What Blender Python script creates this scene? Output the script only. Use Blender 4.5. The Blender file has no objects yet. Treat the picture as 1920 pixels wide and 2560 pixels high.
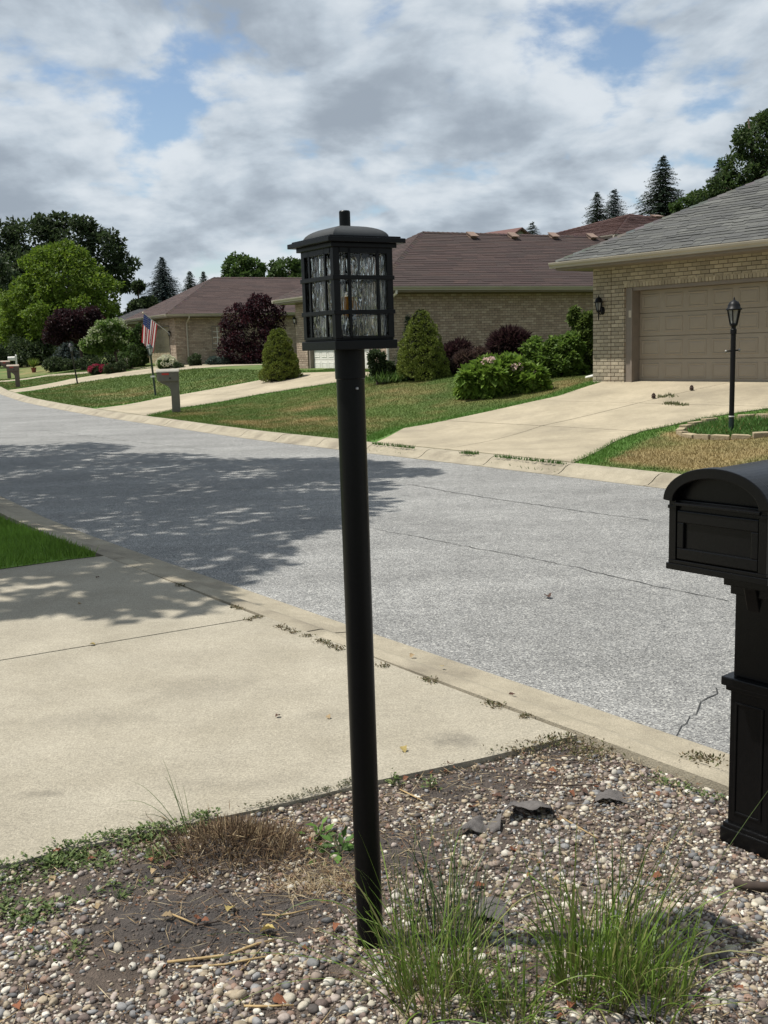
import bpy, bmesh, math, random
import numpy as np
from mathutils import Vector, Matrix
random.seed(7); RNG = np.random.default_rng(7)
SC = bpy.context.scene; COL = SC.collection
# ------------------------------------------------------------------ camera
F_PX, PITCH, ROLL, CAM_H = 2590.0, math.radians(9.13), math.radians(1.78), 1.68
_f = np.array([0, math.cos(PITCH), -math.sin(PITCH)])
_u0 = np.array([0, math.sin(PITCH), math.cos(PITCH)]); _r0 = np.array([1.0, 0, 0])
_r = math.cos(ROLL)*_r0 - math.sin(ROLL)*_u0
_u = math.sin(ROLL)*_r0 + math.cos(ROLL)*_u0
CAMP = np.array([0, 0, CAM_H])
cd = bpy.data.cameras.new('camera'); cam = bpy.data.objects.new('camera', cd); COL.objects.link(cam)
cd.sensor_fit = 'VERTICAL'; cd.sensor_height = 24.0; cd.lens = 24.0*F_PX/2560.0
cd.clip_start = 0.05; cd.clip_end = 3000
cam.matrix_world = Matrix([[_r[0], _u[0], -_f[0], 0], [_r[1], _u[1], -_f[1], 0], [_r[2], _u[2], -_f[2], CAM_H], [0, 0, 0, 1]])
SC.camera = cam
# ------------------------------------------------------------------ sky, sun, exposure
SUN_EL = math.radians(64.0); SUN_DIR = Vector((-0.999*math.cos(SUN_EL), 0.043*math.cos(SUN_EL), math.sin(SUN_EL)))
SC.view_settings.view_transform = 'Standard'; SC.view_settings.look = 'None'
SC.view_settings.gamma = 1.0; SC.view_settings.use_curve_mapping = False; SC.view_settings.exposure = 0.12
W = bpy.data.worlds.new('World'); SC.world = W; W.use_nodes = True
def build_sky():
    nt = W.node_tree; N = nt.nodes; L = nt.links; N.clear()
    out = N.new('ShaderNodeOutputWorld')
    sky = N.new('ShaderNodeTexSky'); sky.sky_type = 'NISHITA'; sky.sun_disc = False
    sky.sun_elevation = SUN_EL; sky.sun_rotation = math.radians(-87.5); sky.air_density = 1.0; sky.dust_density = 0.6
    b1 = N.new('ShaderNodeBackground'); b1.inputs[1].default_value = 0.115; L.new(sky.outputs[0], b1.inputs[0])
    tc = N.new('ShaderNodeTexCoord')
    nrm = N.new('ShaderNodeVectorMath'); nrm.operation = 'NORMALIZE'; L.new(tc.outputs['Generated'], nrm.inputs[0])
    sx = N.new('ShaderNodeSeparateXYZ'); L.new(nrm.outputs[0], sx.inputs[0])
    def M(op, a, b=None, c=None, clamp=False):
        m = N.new('ShaderNodeMath'); m.operation = op; m.use_clamp = clamp
        for i, v in enumerate((a, b, c)):
            if v is None: continue
            if isinstance(v, (int, float)): m.inputs[i].default_value = v
            else: L.new(v, m.inputs[i])
        return m.outputs[0]
    def smooth(v, lo, hi):
        m = N.new('ShaderNodeMapRange'); m.interpolation_type = 'SMOOTHSTEP'
        L.new(v, m.inputs[0]); m.inputs[1].default_value = lo; m.inputs[2].default_value = hi
        return m.outputs[0]
    z = M('MAXIMUM', sx.outputs[2], 0.0); k = M('DIVIDE', 1.0, M('ADD', z, 0.34))
    cx = N.new('ShaderNodeCombineXYZ'); L.new(M('MULTIPLY', sx.outputs[0], k), cx.inputs[0]); L.new(M('MULTIPLY', sx.outputs[1], k), cx.inputs[1])
    def noise(vec, scale, detail, rough, dist=0.0, off=(0, 0, 0)):
        a = N.new('ShaderNodeVectorMath'); a.operation = 'ADD'; a.inputs[1].default_value = off; L.new(vec, a.inputs[0])
        n = N.new('ShaderNodeTexNoise'); n.inputs['Scale'].default_value = scale; n.inputs['Detail'].default_value = detail
        n.inputs['Roughness'].default_value = rough; n.inputs['Distortion'].default_value = dist
        L.new(a.outputs[0], n.inputs['Vector']); return n.outputs['Fac']
    OFF = (8.0, 1.3, 0)
    big = noise(cx.outputs[0], 3.2, 10, 0.57, 0.2, OFF)
    big2 = noise(cx.outputs[0], 3.2, 8, 0.56, 0.2, (OFF[0]+0.02, OFF[1]-0.07, 0))     # a step towards the sun: thickness above
    wisp = noise(cx.outputs[0], 5.5, 9, 0.6, 0.3, (2.0, 7.7, 3.0))
    vo = N.new('ShaderNodeTexVoronoi'); vo.feature = 'F1'; vo.inputs['Scale'].default_value = 8.5; vo.inputs['Detail'].default_value = 1.0
    wv = N.new('ShaderNodeVectorMath'); wv.operation = 'MULTIPLY_ADD'; wn = N.new('ShaderNodeTexNoise'); wn.inputs['Scale'].default_value = 6.0; wn.inputs['Detail'].default_value = 5; L.new(cx.outputs[0], wn.inputs['Vector'])
    L.new(wn.outputs['Color'], wv.inputs[0]); wv.inputs[1].default_value = (0.16, 0.16, 0.16); L.new(cx.outputs[0], wv.inputs[2]); L.new(wv.outputs[0], vo.inputs['Vector'])
    puff = M('SUBTRACT', 0.5, vo.outputs['Distance'])
    big = M('ADD', big, M('MULTIPLY', puff, 0.13))
    dens = M('ADD', M('MULTIPLY', big, 0.8), M('MULTIPLY', wisp, 0.2))
    low = smooth(z, 0.02, 0.30)                                   # towards the horizon the layers overlap
    dens = M('ADD', dens, M('MULTIPLY', M('SUBTRACT', 1.0, low), 0.07))
    mask = smooth(dens, 0.36, 0.475)
    thick = smooth(M('ADD', M('ADD', M('MULTIPLY', big2, 0.85), M('MULTIPLY', wisp, 0.15)), M('MULTIPLY', puff, -0.10)), 0.39, 0.68)
    ramp = N.new('ShaderNodeValToRGB'); L.new(thick, ramp.inputs[0])
    e = ramp.color_ramp.elements; e[0].position = 0.0; e[0].color = (0.67, 0.72, 0.765, 1); e[1].position = 1.0; e[1].color = (0.31, 0.36, 0.42, 1)
    m = e.new(0.45); m.color = (0.495, 0.56, 0.625, 1)
    b2 = N.new('ShaderNodeBackground'); b2.inputs[1].default_value = 1.0; L.new(ramp.outputs[0], b2.inputs[0])
    mx = N.new('ShaderNodeMixShader'); L.new(M('MULTIPLY', mask, 0.97), mx.inputs[0]); L.new(b1.outputs[0], mx.inputs[1]); L.new(b2.outputs[0], mx.inputs[2])
    L.new(mx.outputs[0], out.inputs[0])
build_sky()
sd = bpy.data.lights.new('sun', 'SUN'); sd.energy = 5.0; sd.angle = math.radians(0.53); sd.color = (1.0, 0.965, 0.905)
sun = bpy.data.objects.new('sun', sd); COL.objects.link(sun)
sun.rotation_euler = SUN_DIR.to_track_quat('Z', 'Y').to_euler(); sun.location = (-20, 5, 40)
SC.cycles.max_bounces = 8; SC.cycles.transparent_max_bounces = 8

# ------------------------------------------------------------------ helpers
def _lin(c): c /= 255.0; return c/12.92 if c <= 0.04045 else ((c+0.055)/1.055)**2.4
def hx(s): return tuple(_lin(int(s[i:i+2], 16)) for i in (0, 2, 4))
_TAB = np.random.default_rng(99).random((256, 256))
def vnoise(x, y, sc=1.0, oct=3, seed=0):
    x = np.asarray(x, float)*sc+seed*17.3; y = np.asarray(y, float)*sc+seed*9.1; tot = 0; a = 1; nrm = 0
    for o in range(oct):
        xi = np.floor(x).astype(int); yi = np.floor(y).astype(int); fx = x-xi; fy = y-yi
        fx = fx*fx*(3-2*fx); fy = fy*fy*(3-2*fy)
        g = lambda i, j: _TAB[(xi+i) & 255, (yi+j) & 255]
        tot = tot+a*((g(0, 0)*(1-fx)+g(1, 0)*fx)*(1-fy)+(g(0, 1)*(1-fx)+g(1, 1)*fx)*fy)
        nrm += a; a *= 0.5; x = x*2.03+5.1; y = y*2.03+3.7
    return tot/nrm
def sstep(v, lo, hi):
    t = np.clip((np.asarray(v, float)-lo)/(hi-lo), 0, 1); return t*t*(3-2*t)

_mats = {}
def mat(name, c1, c2=None, scale=8.0, rough=0.7, bump=0.0, bscale=60.0, c3=None, s3=1.0, attr=False, rnd=0.0, metal=0.0, detail=5, spec=0.5, stretch=None, coat=0.0, f3=(0.5, 0.7), trans=0.0, attr_n=0.25, speck=None):
    """procedural material: colour c1..c2 mixed by noise, optional large patches c3, optional colour attribute 'col', optional per-object variation"""
    if name in _mats: return _mats[name]
    m = bpy.data.materials.new(name); m.use_nodes = True; nt = m.node_tree; N = nt.nodes; L = nt.links
    b = N['Principled BSDF']; b.inputs['Roughness'].default_value = rough; b.inputs['Metallic'].default_value = metal
    b.inputs['Specular IOR Level'].default_value = spec; b.inputs['Coat Weight'].default_value = coat
    tc = N.new('ShaderNodeTexCoord'); vec = tc.outputs['Object']
    if rnd:
        oi = N.new('ShaderNodeObjectInfo')
    if stretch:
        mp = N.new('ShaderNodeMapping'); mp.inputs['Scale'].default_value = stretch; L.new(vec, mp.inputs[0]); vec = mp.outputs[0]
    def noise(sc, det=detail, ro=0.6):
        n = N.new('ShaderNodeTexNoise'); n.inputs['Scale'].default_value = sc; n.inputs['Detail'].default_value = det; n.inputs['Roughness'].default_value = ro
        L.new(vec, n.inputs['Vector']); return n.outputs['Fac']
    def mixc(f, a, bb, mode='MIX'):
        x = N.new('ShaderNodeMix'); x.data_type = 'RGBA'; x.blend_type = mode
        for i, v in ((0, f), (6, a), (7, bb)):
            if isinstance(v, tuple): x.inputs[i].default_value = (*v[:3], 1)
            elif isinstance(v, (int, float)): x.inputs[i].default_value = v
            else: L.new(v, x.inputs[i])
        return x.outputs[2]
    def rng(v, lo, hi):
        r_ = N.new('ShaderNodeMapRange'); L.new(v, r_.inputs[0]); r_.inputs[1].default_value = lo; r_.inputs[2].default_value = hi; return r_.outputs[0]
    c2 = c2 or c1
    if attr:
        at = N.new('ShaderNodeAttribute'); at.attribute_name = 'col'
        col = mixc(attr_n, at.outputs['Color'], mixc(rng(noise(scale), 0.3, 0.7), (0.25, 0.25, 0.25), (0.9, 0.9, 0.9)), 'OVERLAY')
    else:
        col = mixc(rng(noise(scale), 0.3, 0.7), c1, c2)
    if c3: col = mixc(rng(noise(s3, 4), *f3), col, c3)
    if speck:
        for sc_, lo_, hi_ in speck:
            h2 = N.new('ShaderNodeHueSaturation'); L.new(col, h2.inputs['Color']); q_ = rng(noise(sc_, 2, 0.7), 0.32, 0.68); q_.node.inputs[3].default_value = lo_; q_.node.inputs[4].default_value = hi_; L.new(q_, h2.inputs['Value']); col = h2.outputs['Color']
    if rnd:
        hs = N.new('ShaderNodeHueSaturation'); L.new(col, hs.inputs['Color'])
        L.new(rng(oi.outputs['Random'], 0, 1), hs.inputs['Value'])
        mm = hs.inputs['Value'].links[0].from_node; mm.inputs[3].default_value = 1-rnd; mm.inputs[4].default_value = 1+rnd
        col = hs.outputs['Color']
    L.new(col, b.inputs['Base Color'])
    if bump:
        bm_ = N.new('ShaderNodeBump'); bm_.inputs['Strength'].default_value = bump; bm_.inputs['Distance'].default_value = 0.02
        L.new(noise(bscale, 3), bm_.inputs['Height']); L.new(bm_.outputs[0], b.inputs['Normal'])
    if trans:
        tr = N.new('ShaderNodeBsdfTranslucent'); L.new(col, tr.inputs[0])
        ms = N.new('ShaderNodeMixShader'); ms.inputs[0].default_value = trans
        L.new(b.outputs[0], ms.inputs[1]); L.new(tr.outputs[0], ms.inputs[2]); L.new(ms.outputs[0], N['Material Output'].inputs[0])
    _mats[name] = m; return m

def new_obj(name, me, parent=None, loc=None, rotz=0.0):
    o = bpy.data.objects.new(name, me); COL.objects.link(o)
    if parent is not None: o.parent = parent
    if loc is not None: o.location = loc
    if rotz: o.rotation_euler = (0, 0, rotz)
    return o
def tag(o, label=None, cat=None, group=None, kind=None):
    for k, v in (('label', label), ('category', cat), ('group', group), ('kind', kind)):
        if v: o[k] = v
    return o
def thing(name, label, cat, loc=(0, 0, 0), rotz=0.0, group=None):
    return tag(new_obj(name, None, None, tuple(float(c) for c in loc), rotz), label, cat, group)
def np_mesh(name, V, Q, mats, col=None, smooth=False, midx=None):
    """V (n,3); Q list of faces or (m,k) array; col (n,3) per-vertex colour"""
    me = bpy.data.meshes.new(name); V = np.asarray(V, np.float32)
    Q = np.asarray(Q, np.int32); k = Q.shape[1]
    me.vertices.add(len(V)); me.vertices.foreach_set('co', V.ravel())
    me.loops.add(Q.size); me.loops.foreach_set('vertex_index', Q.ravel())
    me.polygons.add(len(Q)); me.polygons.foreach_set('loop_start', np.arange(0, Q.size, k, dtype=np.int32))
    me.polygons.foreach_set('use_smooth', np.full(len(Q), bool(smooth)))
    for m in (mats if isinstance(mats, (list, tuple)) else [mats]): me.materials.append(m)
    if midx is not None: me.polygons.foreach_set('material_index', np.asarray(midx, np.int32))
    if col is not None:
        ca = me.color_attributes.new('col', 'FLOAT_COLOR', 'POINT')
        c4 = np.ones((len(V), 4), np.float32); c4[:, :3] = col; ca.data.foreach_set('color', c4.ravel())
    me.update(calc_edges=True); return me

class MB:
    """collects shapes into ONE mesh object"""
    def __init__(s): s.v = []; s.f = []; s.mi = []; s.c = []; s.cur = 0; s.cc = (0.5, 0.5, 0.5); s.sm = []; s.smooth = False
    def add(s, vs, fs):
        o = len(s.v); s.v += [tuple(map(float, p)) for p in vs]; s.c += [s.cc]*len(vs)
        for f in fs: s.f.append(tuple(i+o for i in f)); s.mi.append(s.cur); s.sm.append(s.smooth)
        return s
    def box(s, x0, x1, y0, y1, z0, z1, M=None):
        vs = [(x, y, z) for z in (z0, z1) for y in (y0, y1) for x in (x0, x1)]
        if M is not None: vs = [tuple(M @ Vector(p)) for p in vs]
        return s.add(vs, [(0, 2, 3, 1), (4, 5, 7, 6), (0, 1, 5, 4), (2, 6, 7, 3), (0, 4, 6, 2), (1, 3, 7, 5)])
    def hexa(s, b, t):      # bottom quad (ccw from above), top quad
        return s.add(list(b)+list(t), [(3, 2, 1, 0), (4, 5, 6, 7), (0, 1, 5, 4), (1, 2, 6, 5), (2, 3, 7, 6), (3, 0, 4, 7)])
    def lathe(s, prof, seg=24, c=(0, 0), cap=True):
        vs = []; fs = []
        for r, z in prof:
            for k in range(seg):
                a = 2*math.pi*k/seg; vs.append((c[0]+r*math.cos(a), c[1]+r*math.sin(a), z))
        for i in range(len(prof)-1):
            for k in range(seg):
                k2 = (k+1) % seg; fs.append((i*seg+k, i*seg+k2, (i+1)*seg+k2, (i+1)*seg+k))
        if cap: fs.append(tuple(range(seg))[::-1]); fs.append(tuple((len(prof)-1)*seg+k for k in range(seg)))
        return s.add(vs, fs)
    def tube(s, pts, rad, seg=8, cap=True):
        pts = [Vector(p) for p in pts]; n = len(pts); rad = rad if isinstance(rad, (list, tuple)) else [rad]*n
        vs = []; fs = []; up = None
        for i, p in enumerate(pts):
            d = (pts[min(i+1, n-1)]-pts[max(i-1, 0)]).normalized()
            if up is None: up = Vector((0, 0, 1)) if abs(d.z) < 0.9 else Vector((1, 0, 0))
            a = d.cross(up).normalized(); b = a.cross(d).normalized(); up = b
            for k in range(seg):
                t = 2*math.pi*k/seg; vs.append(p+(a*math.cos(t)+b*math.sin(t))*rad[i])
        for i in range(n-1):
            for k in range(seg):
                k2 = (k+1) % seg; fs.append((i*seg+k, (i+1)*seg+k, (i+1)*seg+k2, i*seg+k2))
        if cap: fs.append(tuple(range(seg))); fs.append(tuple((n-1)*seg+k for k in range(seg))[::-1])
        return s.add(vs, fs)
    def prism(s, poly, axis, a, b):     # poly of 2-tuples extruded along axis 'x','y','z'
        def P(q, t): return {'x': (t, q[0], q[1]), 'y': (q[0], t, q[1]), 'z': (q[0], q[1], t)}[axis]
        n = len(poly); vs = [P(q, a) for q in poly]+[P(q, b) for q in poly]
        fs = [tuple(range(n))[::-1], tuple(range(n, 2*n))]+[(i, (i+1) % n, n+(i+1) % n, n+i) for i in range(n)]
        return s.add(vs, fs)
    def mesh(s, name, mats, bevel=0.0, attr=False, seg=2, fixn=True):
        me = bpy.data.meshes.new(name); me.from_pydata(s.v, [], s.f)
        mats = mats if isinstance(mats, (list, tuple)) else [mats]
        for m in mats: me.materials.append(m)
        me.polygons.foreach_set('material_index', s.mi); me.polygons.foreach_set('use_smooth', s.sm)
        if attr:
            ca = me.color_attributes.new('col', 'FLOAT_COLOR', 'POINT')
            c4 = np.ones((len(s.v), 4), np.float32); c4[:, :3] = np.array(s.c); ca.data.foreach_set('color', c4.ravel())
        if fixn or bevel:
            bm = bmesh.new(); bm.from_mesh(me)
            if fixn: bmesh.ops.recalc_face_normals(bm, faces=bm.faces)
            if bevel:
                es = [e for e in bm.edges if len(e.link_faces) == 2 and e.calc_face_angle(0) > 0.5]
                bmesh.ops.bevel(bm, geom=es, offset=bevel, segments=seg, profile=0.6, affect='EDGES', clamp_overlap=True)
            bm.to_mesh(me); bm.free()
        me.update(); return me
    def build(s, name, mats, parent=None, bevel=0.0, attr=False, loc=None, rotz=0.0, seg=2, fixn=True):
        return new_obj(name, s.mesh(name, mats, bevel, attr, seg, fixn), parent, loc, rotz)

# ------------------------------------------------------------------ the lie of the land (metres; camera stands over x=y=0)
AZ = math.radians(-37.0)
ES = np.array([math.sin(AZ), math.cos(AZ)]); EN = np.array([math.cos(AZ), -math.sin(AZ)])   # along the street (away), across it
def sn(x, y): x = np.asarray(x, float); y = np.asarray(y, float); return x*ES[0]+y*ES[1], x*EN[0]+y*EN[1]
def xy(s, n): return s*ES[0]+n*EN[0], s*ES[1]+n*EN[1]
def grade(y):
    d = np.maximum(np.asarray(y, float)-28, 0); return np.where(d < 47, 0.00042*d*d, 0.00042*47*47+0.012*(d-47))
_FE = np.array([(-60,9.4),(5,9.72),(8,9.83),(11,9.98),(14,10.08),(18,10.25),(20.5,10.5),(23,10.8),(25.2,11.02),(29,11.45),(35,12.25),(40,13.0),(47,14.35),(55,16.2),(65,19.0),(75,22.3),(120,40.0)])
_NE = np.array([(-60,3.6),(4,3.64),(7,3.67),(9,3.69),(11,3.77),(13.5,4.0),(17,4.25),(20.5,4.45),(23,4.7),(25.2,4.9),(29,5.3),(35,6.1),(40,6.85),(47,8.2),(55,10.0),(65,12.8),(75,16.1),(120,33.8)])
def n_far(s): return np.interp(s, _FE[:, 0], _FE[:, 1])          # far edge of the asphalt
def n_near(s): return np.interp(s, _NE[:, 0], _NE[:, 1])         # near edge of the asphalt
CW = 0.42                                                        # curb width
def terrain(x, y):
    s, n = sn(x, y); t = n-n_far(s)-CW; g = grade(y)
    far = 0.05+np.interp(s, [0, 18, 28, 40, 50], [0.75, 0.78, 0.93, 0.8, 0.66])*sstep(t, 0.9, 9.6)+g
    near = -0.012+0*x
    road = -0.07+g
    return np.where(n > n_far(s)+CW*0.5, far, np.where(n < n_near(s)-CW*0.5, near, road))
def ray(px, py):
    d = _f*F_PX+_r*(px-960)+_u*(1280-py); return d/np.linalg.norm(d)
def at_z(px, py, z=0.0):
    d = ray(px, py); return CAMP+d*((z-CAM_H)/d[2])
def at_d(px, py, dist):                                           # at a horizontal distance
    d = ray(px, py); return CAMP+d*(dist/math.hypot(d[0], d[1]))
def at_y(px, py, depth):                                          # at a camera depth
    d = ray(px, py); return CAMP+d*(depth/float(d@_f))
def hit(px, py):                                                  # the ground seen at a pixel
    d = ray(px, py); t = 1.0; prev = t
    while t < 160:
        p = CAMP+d*t
        if p[2] < float(terrain(p[0], p[1])):
            lo, hi = prev, t
            for _ in range(30):
                m_ = (lo+hi)/2; q = CAMP+d*m_
                if q[2] < float(terrain(q[0], q[1])): hi = m_
                else: lo = m_
            return CAMP+d*hi
        prev = t; t += 0.25
    return CAMP+d*90
def mpp(p): return float((np.asarray(p)-CAMP)@_f)/F_PX             # metres per photo pixel at a point
def Z(x, y): return float(terrain(x, y))

def pix(p):
    q = np.asarray(p, float)-CAMP; z = q@_f; return 960+F_PX*(q@_r)/z, 1280-F_PX*(q@_u)/z
class Frame:
    """a house's own axes: x along the wall that is seen on the right, y along the one on the left"""
    def __init__(s, o, azx): s.o = np.array(o, float); s.x = np.array([math.sin(azx), math.cos(azx), 0]); s.y = np.array([-s.x[1], s.x[0], 0]); s.rz = math.atan2(s.x[1], s.x[0])
    def w(s, x, y, z): return s.o+s.x*x+s.y*y+np.array([0, 0, z])
    def on_y(s, px, py, y=0.0):
        d = ray(px, py); t = ((s.o+s.y*y-CAMP)@s.y)/(d@s.y); q = CAMP+d*t-s.o; return q@s.x, q[2]
    def on_x(s, px, py, x=0.0):
        d = ray(px, py); t = ((s.o+s.x*x-CAMP)@s.x)/(d@s.x); q = CAMP+d*t-s.o; return q@s.y, q[2]
# ------------------------------------------------------------------ ground materials
CONC = mat('concrete', hx('a59d8b'), hx('958d7b'), 2.2, 0.9, 0.35, 240, c3=hx('8f8776'), s3=1.0, f3=(0.52, 0.9), speck=((2.6, 0.95, 1.05), (95, 0.74, 1.24), (300, 0.75, 1.22), (28, 0.91, 1.08)))
CONC2 = mat('pale_concrete', hx('aa9e86'), hx('998e77'), 1.1, 0.9, 0.15, 120, c3=hx('8c826e'), s3=0.8, f3=(0.5, 0.78), speck=((0.6, 0.88, 1.1), (60, 0.88, 1.1), (9, 0.93, 1.06)))
CURBM = mat('curb_concrete', hx('a79d88'), hx('938a76'), 5, 0.9, 0.35, 150, c3=hx('7f7665'), s3=1.5, f3=(0.48, 0.72), speck=((150, 0.75, 1.22), (40, 0.9, 1.08)))
SOIL = mat('soil', hx('4a3f36'), hx('38302a'), 9, 0.95, 0.6, 70, c3=hx('5c5046'), s3=3.0)
DARKJ = mat('joint_filler', hx('2c2822'), hx('1c1a17'), 20, 0.95)
LAWN = mat('lawn_turf', hx('5c6a34'), attr=True, scale=30, rough=0.95, bump=0.7, bscale=45)
def asphalt():
    m = mat('asphalt', hx('8c8c8c'), hx('767676'), 40, 0.9, 0.0); nt = m.node_tree; N = nt.nodes; L = nt.links; b = N['Principled BSDF']
    tc = N.new('ShaderNodeTexCoord')
    def tex(kind, sc, out, **kw):
        n = N.new(kind); n.inputs['Scale'].default_value = sc
        for k, v in kw.items(): n.inputs[k].default_value = v
        L.new(tc.outputs['Object'], n.inputs['Vector']); return n.outputs[out]
    v1 = tex('ShaderNodeTexVoronoi', 140, 'Color'); sep = N.new('ShaderNodeSeparateColor'); L.new(v1, sep.inputs[0])
    r = N.new('ShaderNodeValToRGB'); L.new(sep.outputs[0], r.inputs[0]); e = r.color_ramp.elements
    e[0].position = 0.0; e[0].color = (0.07, 0.069, 0.067, 1); e[1].position = 1.0; e[1].color = (0.46, 0.448, 0.405, 1)
    q = e.new(0.45); q.color = (0.20, 0.198, 0.186, 1); q = e.new(0.8); q.color = (0.27, 0.266, 0.25, 1)
    n2 = tex('ShaderNodeTexNoise', 0.55, 'Fac', Detail=6.0, Roughness=0.65)
    mr = N.new('ShaderNodeMapRange'); L.new(n2, mr.inputs[0]); mr.inputs[1].default_value = 0.3; mr.inputs[2].default_value = 0.7; mr.inputs[3].default_value = 0.88; mr.inputs[4].default_value = 1.18
    n3 = tex('ShaderNodeTexNoise', 9, 'Fac', Detail=4.0)
    mr3 = N.new('ShaderNodeMapRange'); L.new(n3, mr3.inputs[0]); mr3.inputs[1].default_value = 0.3; mr3.inputs[2].default_value = 0.7; mr3.inputs[3].default_value = 0.88; mr3.inputs[4].default_value = 1.12
    mu = N.new('ShaderNodeMath'); mu.operation = 'MULTIPLY'; L.new(mr.outputs[0], mu.inputs[0]); L.new(mr3.outputs[0], mu.inputs[1])
    mp = N.new('ShaderNodeMapping'); mp.inputs['Rotation'].default_value = (0, 0, -(math.pi/2-AZ)); mp.inputs['Scale'].default_value = (0.12, 1.5, 1); L.new(tc.outputs['Object'], mp.inputs[0])
    n4 = N.new('ShaderNodeTexNoise'); n4.inputs['Scale'].default_value = 1.0; n4.inputs['Detail'].default_value = 5; L.new(mp.outputs[0], n4.inputs['Vector'])
    mr4 = N.new('ShaderNodeMapRange'); L.new(n4.outputs['Fac'], mr4.inputs[0]); mr4.inputs[1].default_value = 0.3; mr4.inputs[2].default_value = 0.7; mr4.inputs[3].default_value = 0.86; mr4.inputs[4].default_value = 1.12
    mu4 = N.new('ShaderNodeMath'); mu4.operation = 'MULTIPLY'; L.new(mu.outputs[0], mu4.inputs[0]); L.new(mr4.outputs[0], mu4.inputs[1]); mu = mu4
    hs = N.new('ShaderNodeHueSaturation'); L.new(r.outputs[0], hs.inputs['Color']); L.new(mu.outputs[0], hs.inputs['Value'])
    L.new(hs.outputs[0], b.inputs['Base Color'])
    bp = N.new('ShaderNodeBump'); bp.inputs['Strength'].default_value = 0.55; bp.inputs['Distance'].default_value = 0.006
    L.new(tex('ShaderNodeTexVoronoi', 140, 'Distance'), bp.inputs['Height']); L.new(bp.outputs[0], b.inputs['Normal'])
    return m
ASPH = asphalt()
GREEN_A, GREEN_B, TAN = np.array([0.090, 0.135, 0.022]), np.array([0.062, 0.102, 0.018]), np.array([0.245, 0.180, 0.075])
EDGE_PX = {}

def grid_sheet(name, S, Nn, zf, m, parent=None, kind='structure', colf=None, thick=0.0):
    """a sheet over the (along, across) grid S x Nn (2-D arrays), laid on zf(x,y)"""
    X, Y = xy(S, Nn); Zz = zf(X, Y); V = np.stack([X, Y, Zz], -1).reshape(-1, 3); a, b = S.shape
    i = np.arange(a*b).reshape(a, b)
    Q = np.stack([i[:-1, :-1], i[:-1, 1:], i[1:, 1:], i[1:, :-1]], -1).reshape(-1, 4)
    if thick:
        base = len(V); V = np.concatenate([V, V-[0, 0, thick]])
        rim = np.concatenate([i[0, :], i[1:, -1], i[-1, -2::-1], i[-2:0:-1, 0]])
        nx = np.roll(rim, -1); Q = np.concatenate([Q, np.stack([nx, rim, rim+base, nx+base], -1)])
    P = V[:, 0], V[:, 1]
    me = np_mesh(name, V, Q, m, colf(*P) if colf else None)
    bm = bmesh.new(); bm.from_mesh(me); bmesh.ops.recalc_face_normals(bm, faces=bm.faces)
    if not thick and bm.faces[:] and sum(f.normal.z for f in bm.faces) < 0: bmesh.ops.reverse_faces(bm, faces=bm.faces)
    if thick:
        bm.faces.ensure_lookup_table(); nf = (a-1)*(b-1)
        if sum(bm.faces[k].normal.z for k in range(nf)) < 0: bmesh.ops.reverse_faces(bm, faces=bm.faces)
    bm.to_mesh(me); bm.free()
    o = new_obj(name, me, parent)
    if kind: o['kind'] = kind
    return o

# base ground to the horizon, well below every surface laid on it
def lin(a, b, n): return np.linspace(a, b, n)
gx = np.concatenate([lin(-900, -70, 12), lin(-60, 60, 61), lin(70, 900, 12)]); gyy = np.concatenate([lin(-300, -20, 8), lin(-14, 110, 63), lin(130, 1500, 14)])
GX, GY = np.meshgrid(gx, gyy); gz_ = terrain(GX, GY)-0.22
i = np.arange(GX.size).reshape(GX.shape)
go = new_obj('ground', np_mesh('ground', np.stack([GX, GY, gz_], -1).reshape(-1, 3), np.stack([i[:-1, :-1], i[:-1, 1:], i[1:, 1:], i[1:, :-1]], -1).reshape(-1, 4), mat('ground_cover', hx('5d6338'), hx('4a5230'), 0.8, 0.95, 0.4, 30)))
go['kind'] = 'structure'
# road
s_ = np.concatenate([lin(-30, 0, 16), lin(0.5, 60, 120), lin(62, 110, 25)]); k_ = lin(0, 1, 15)
S, K = np.meshgrid(s_, k_, indexing='ij'); NN = n_near(S)*(1-K)+n_far(S)*K
grid_sheet('road', S, NN, lambda x, y: grade(y)-0.07+0.0*x, ASPH)
# curbs: a mesh per cast section, joints open
def curb(name, nf, side, prof, s0, s1, step, cuts=()):
    root = new_obj(name, None); root['kind'] = 'structure'
    s = s0; cs = [s0]
    while s < s1: s += step; cs.append(s)
    for a, b in zip(cs[:-1], cs[1:]):
        gap = 0.009; ss = lin(a+gap, b-gap, max(3, int((b-a)/0.8)))
        V = []; 
        for q in ss:
            j = random.uniform(-0.002, 0.002)
            for (dn, z) in prof:
                n = float(nf(q))+side*dn; x, y = xy(q, n); V.append((x, y, z+float(grade(y))+j))
        k = len(prof); Q = []
        for u in range(len(ss)-1):
            for w in range(k-1): Q.append((u*k+w, u*k+w+1, (u+1)*k+w+1, (u+1)*k+w))
        mb = MB(); mb.add(V, Q+[tuple(range(k)), tuple((len(ss)-1)*k+w for w in range(k))[::-1]])
        mb.build('curb_section', CURBM, root)
    return root
curb('near_curb', n_near, -1, [(0.010, -0.13), (0.010, -0.064), (0.10, -0.060), (0.21, -0.046), (0.275, -0.016), (0.295, -0.006), (0.32, -0.001), (0.415, 0.002), (0.42, -0.04)], -9.9, 60, 3.0)
curb('far_curb', n_far, 1, [(0, -0.11), (0, -0.064), (0.09, -0.060), (0.16, -0.03), (0.23, 0.018), (0.29, 0.044), (0.34, 0.052), (0.415, 0.054), (0.42, 0.0)], -8.97, 85, 1.533)

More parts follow.
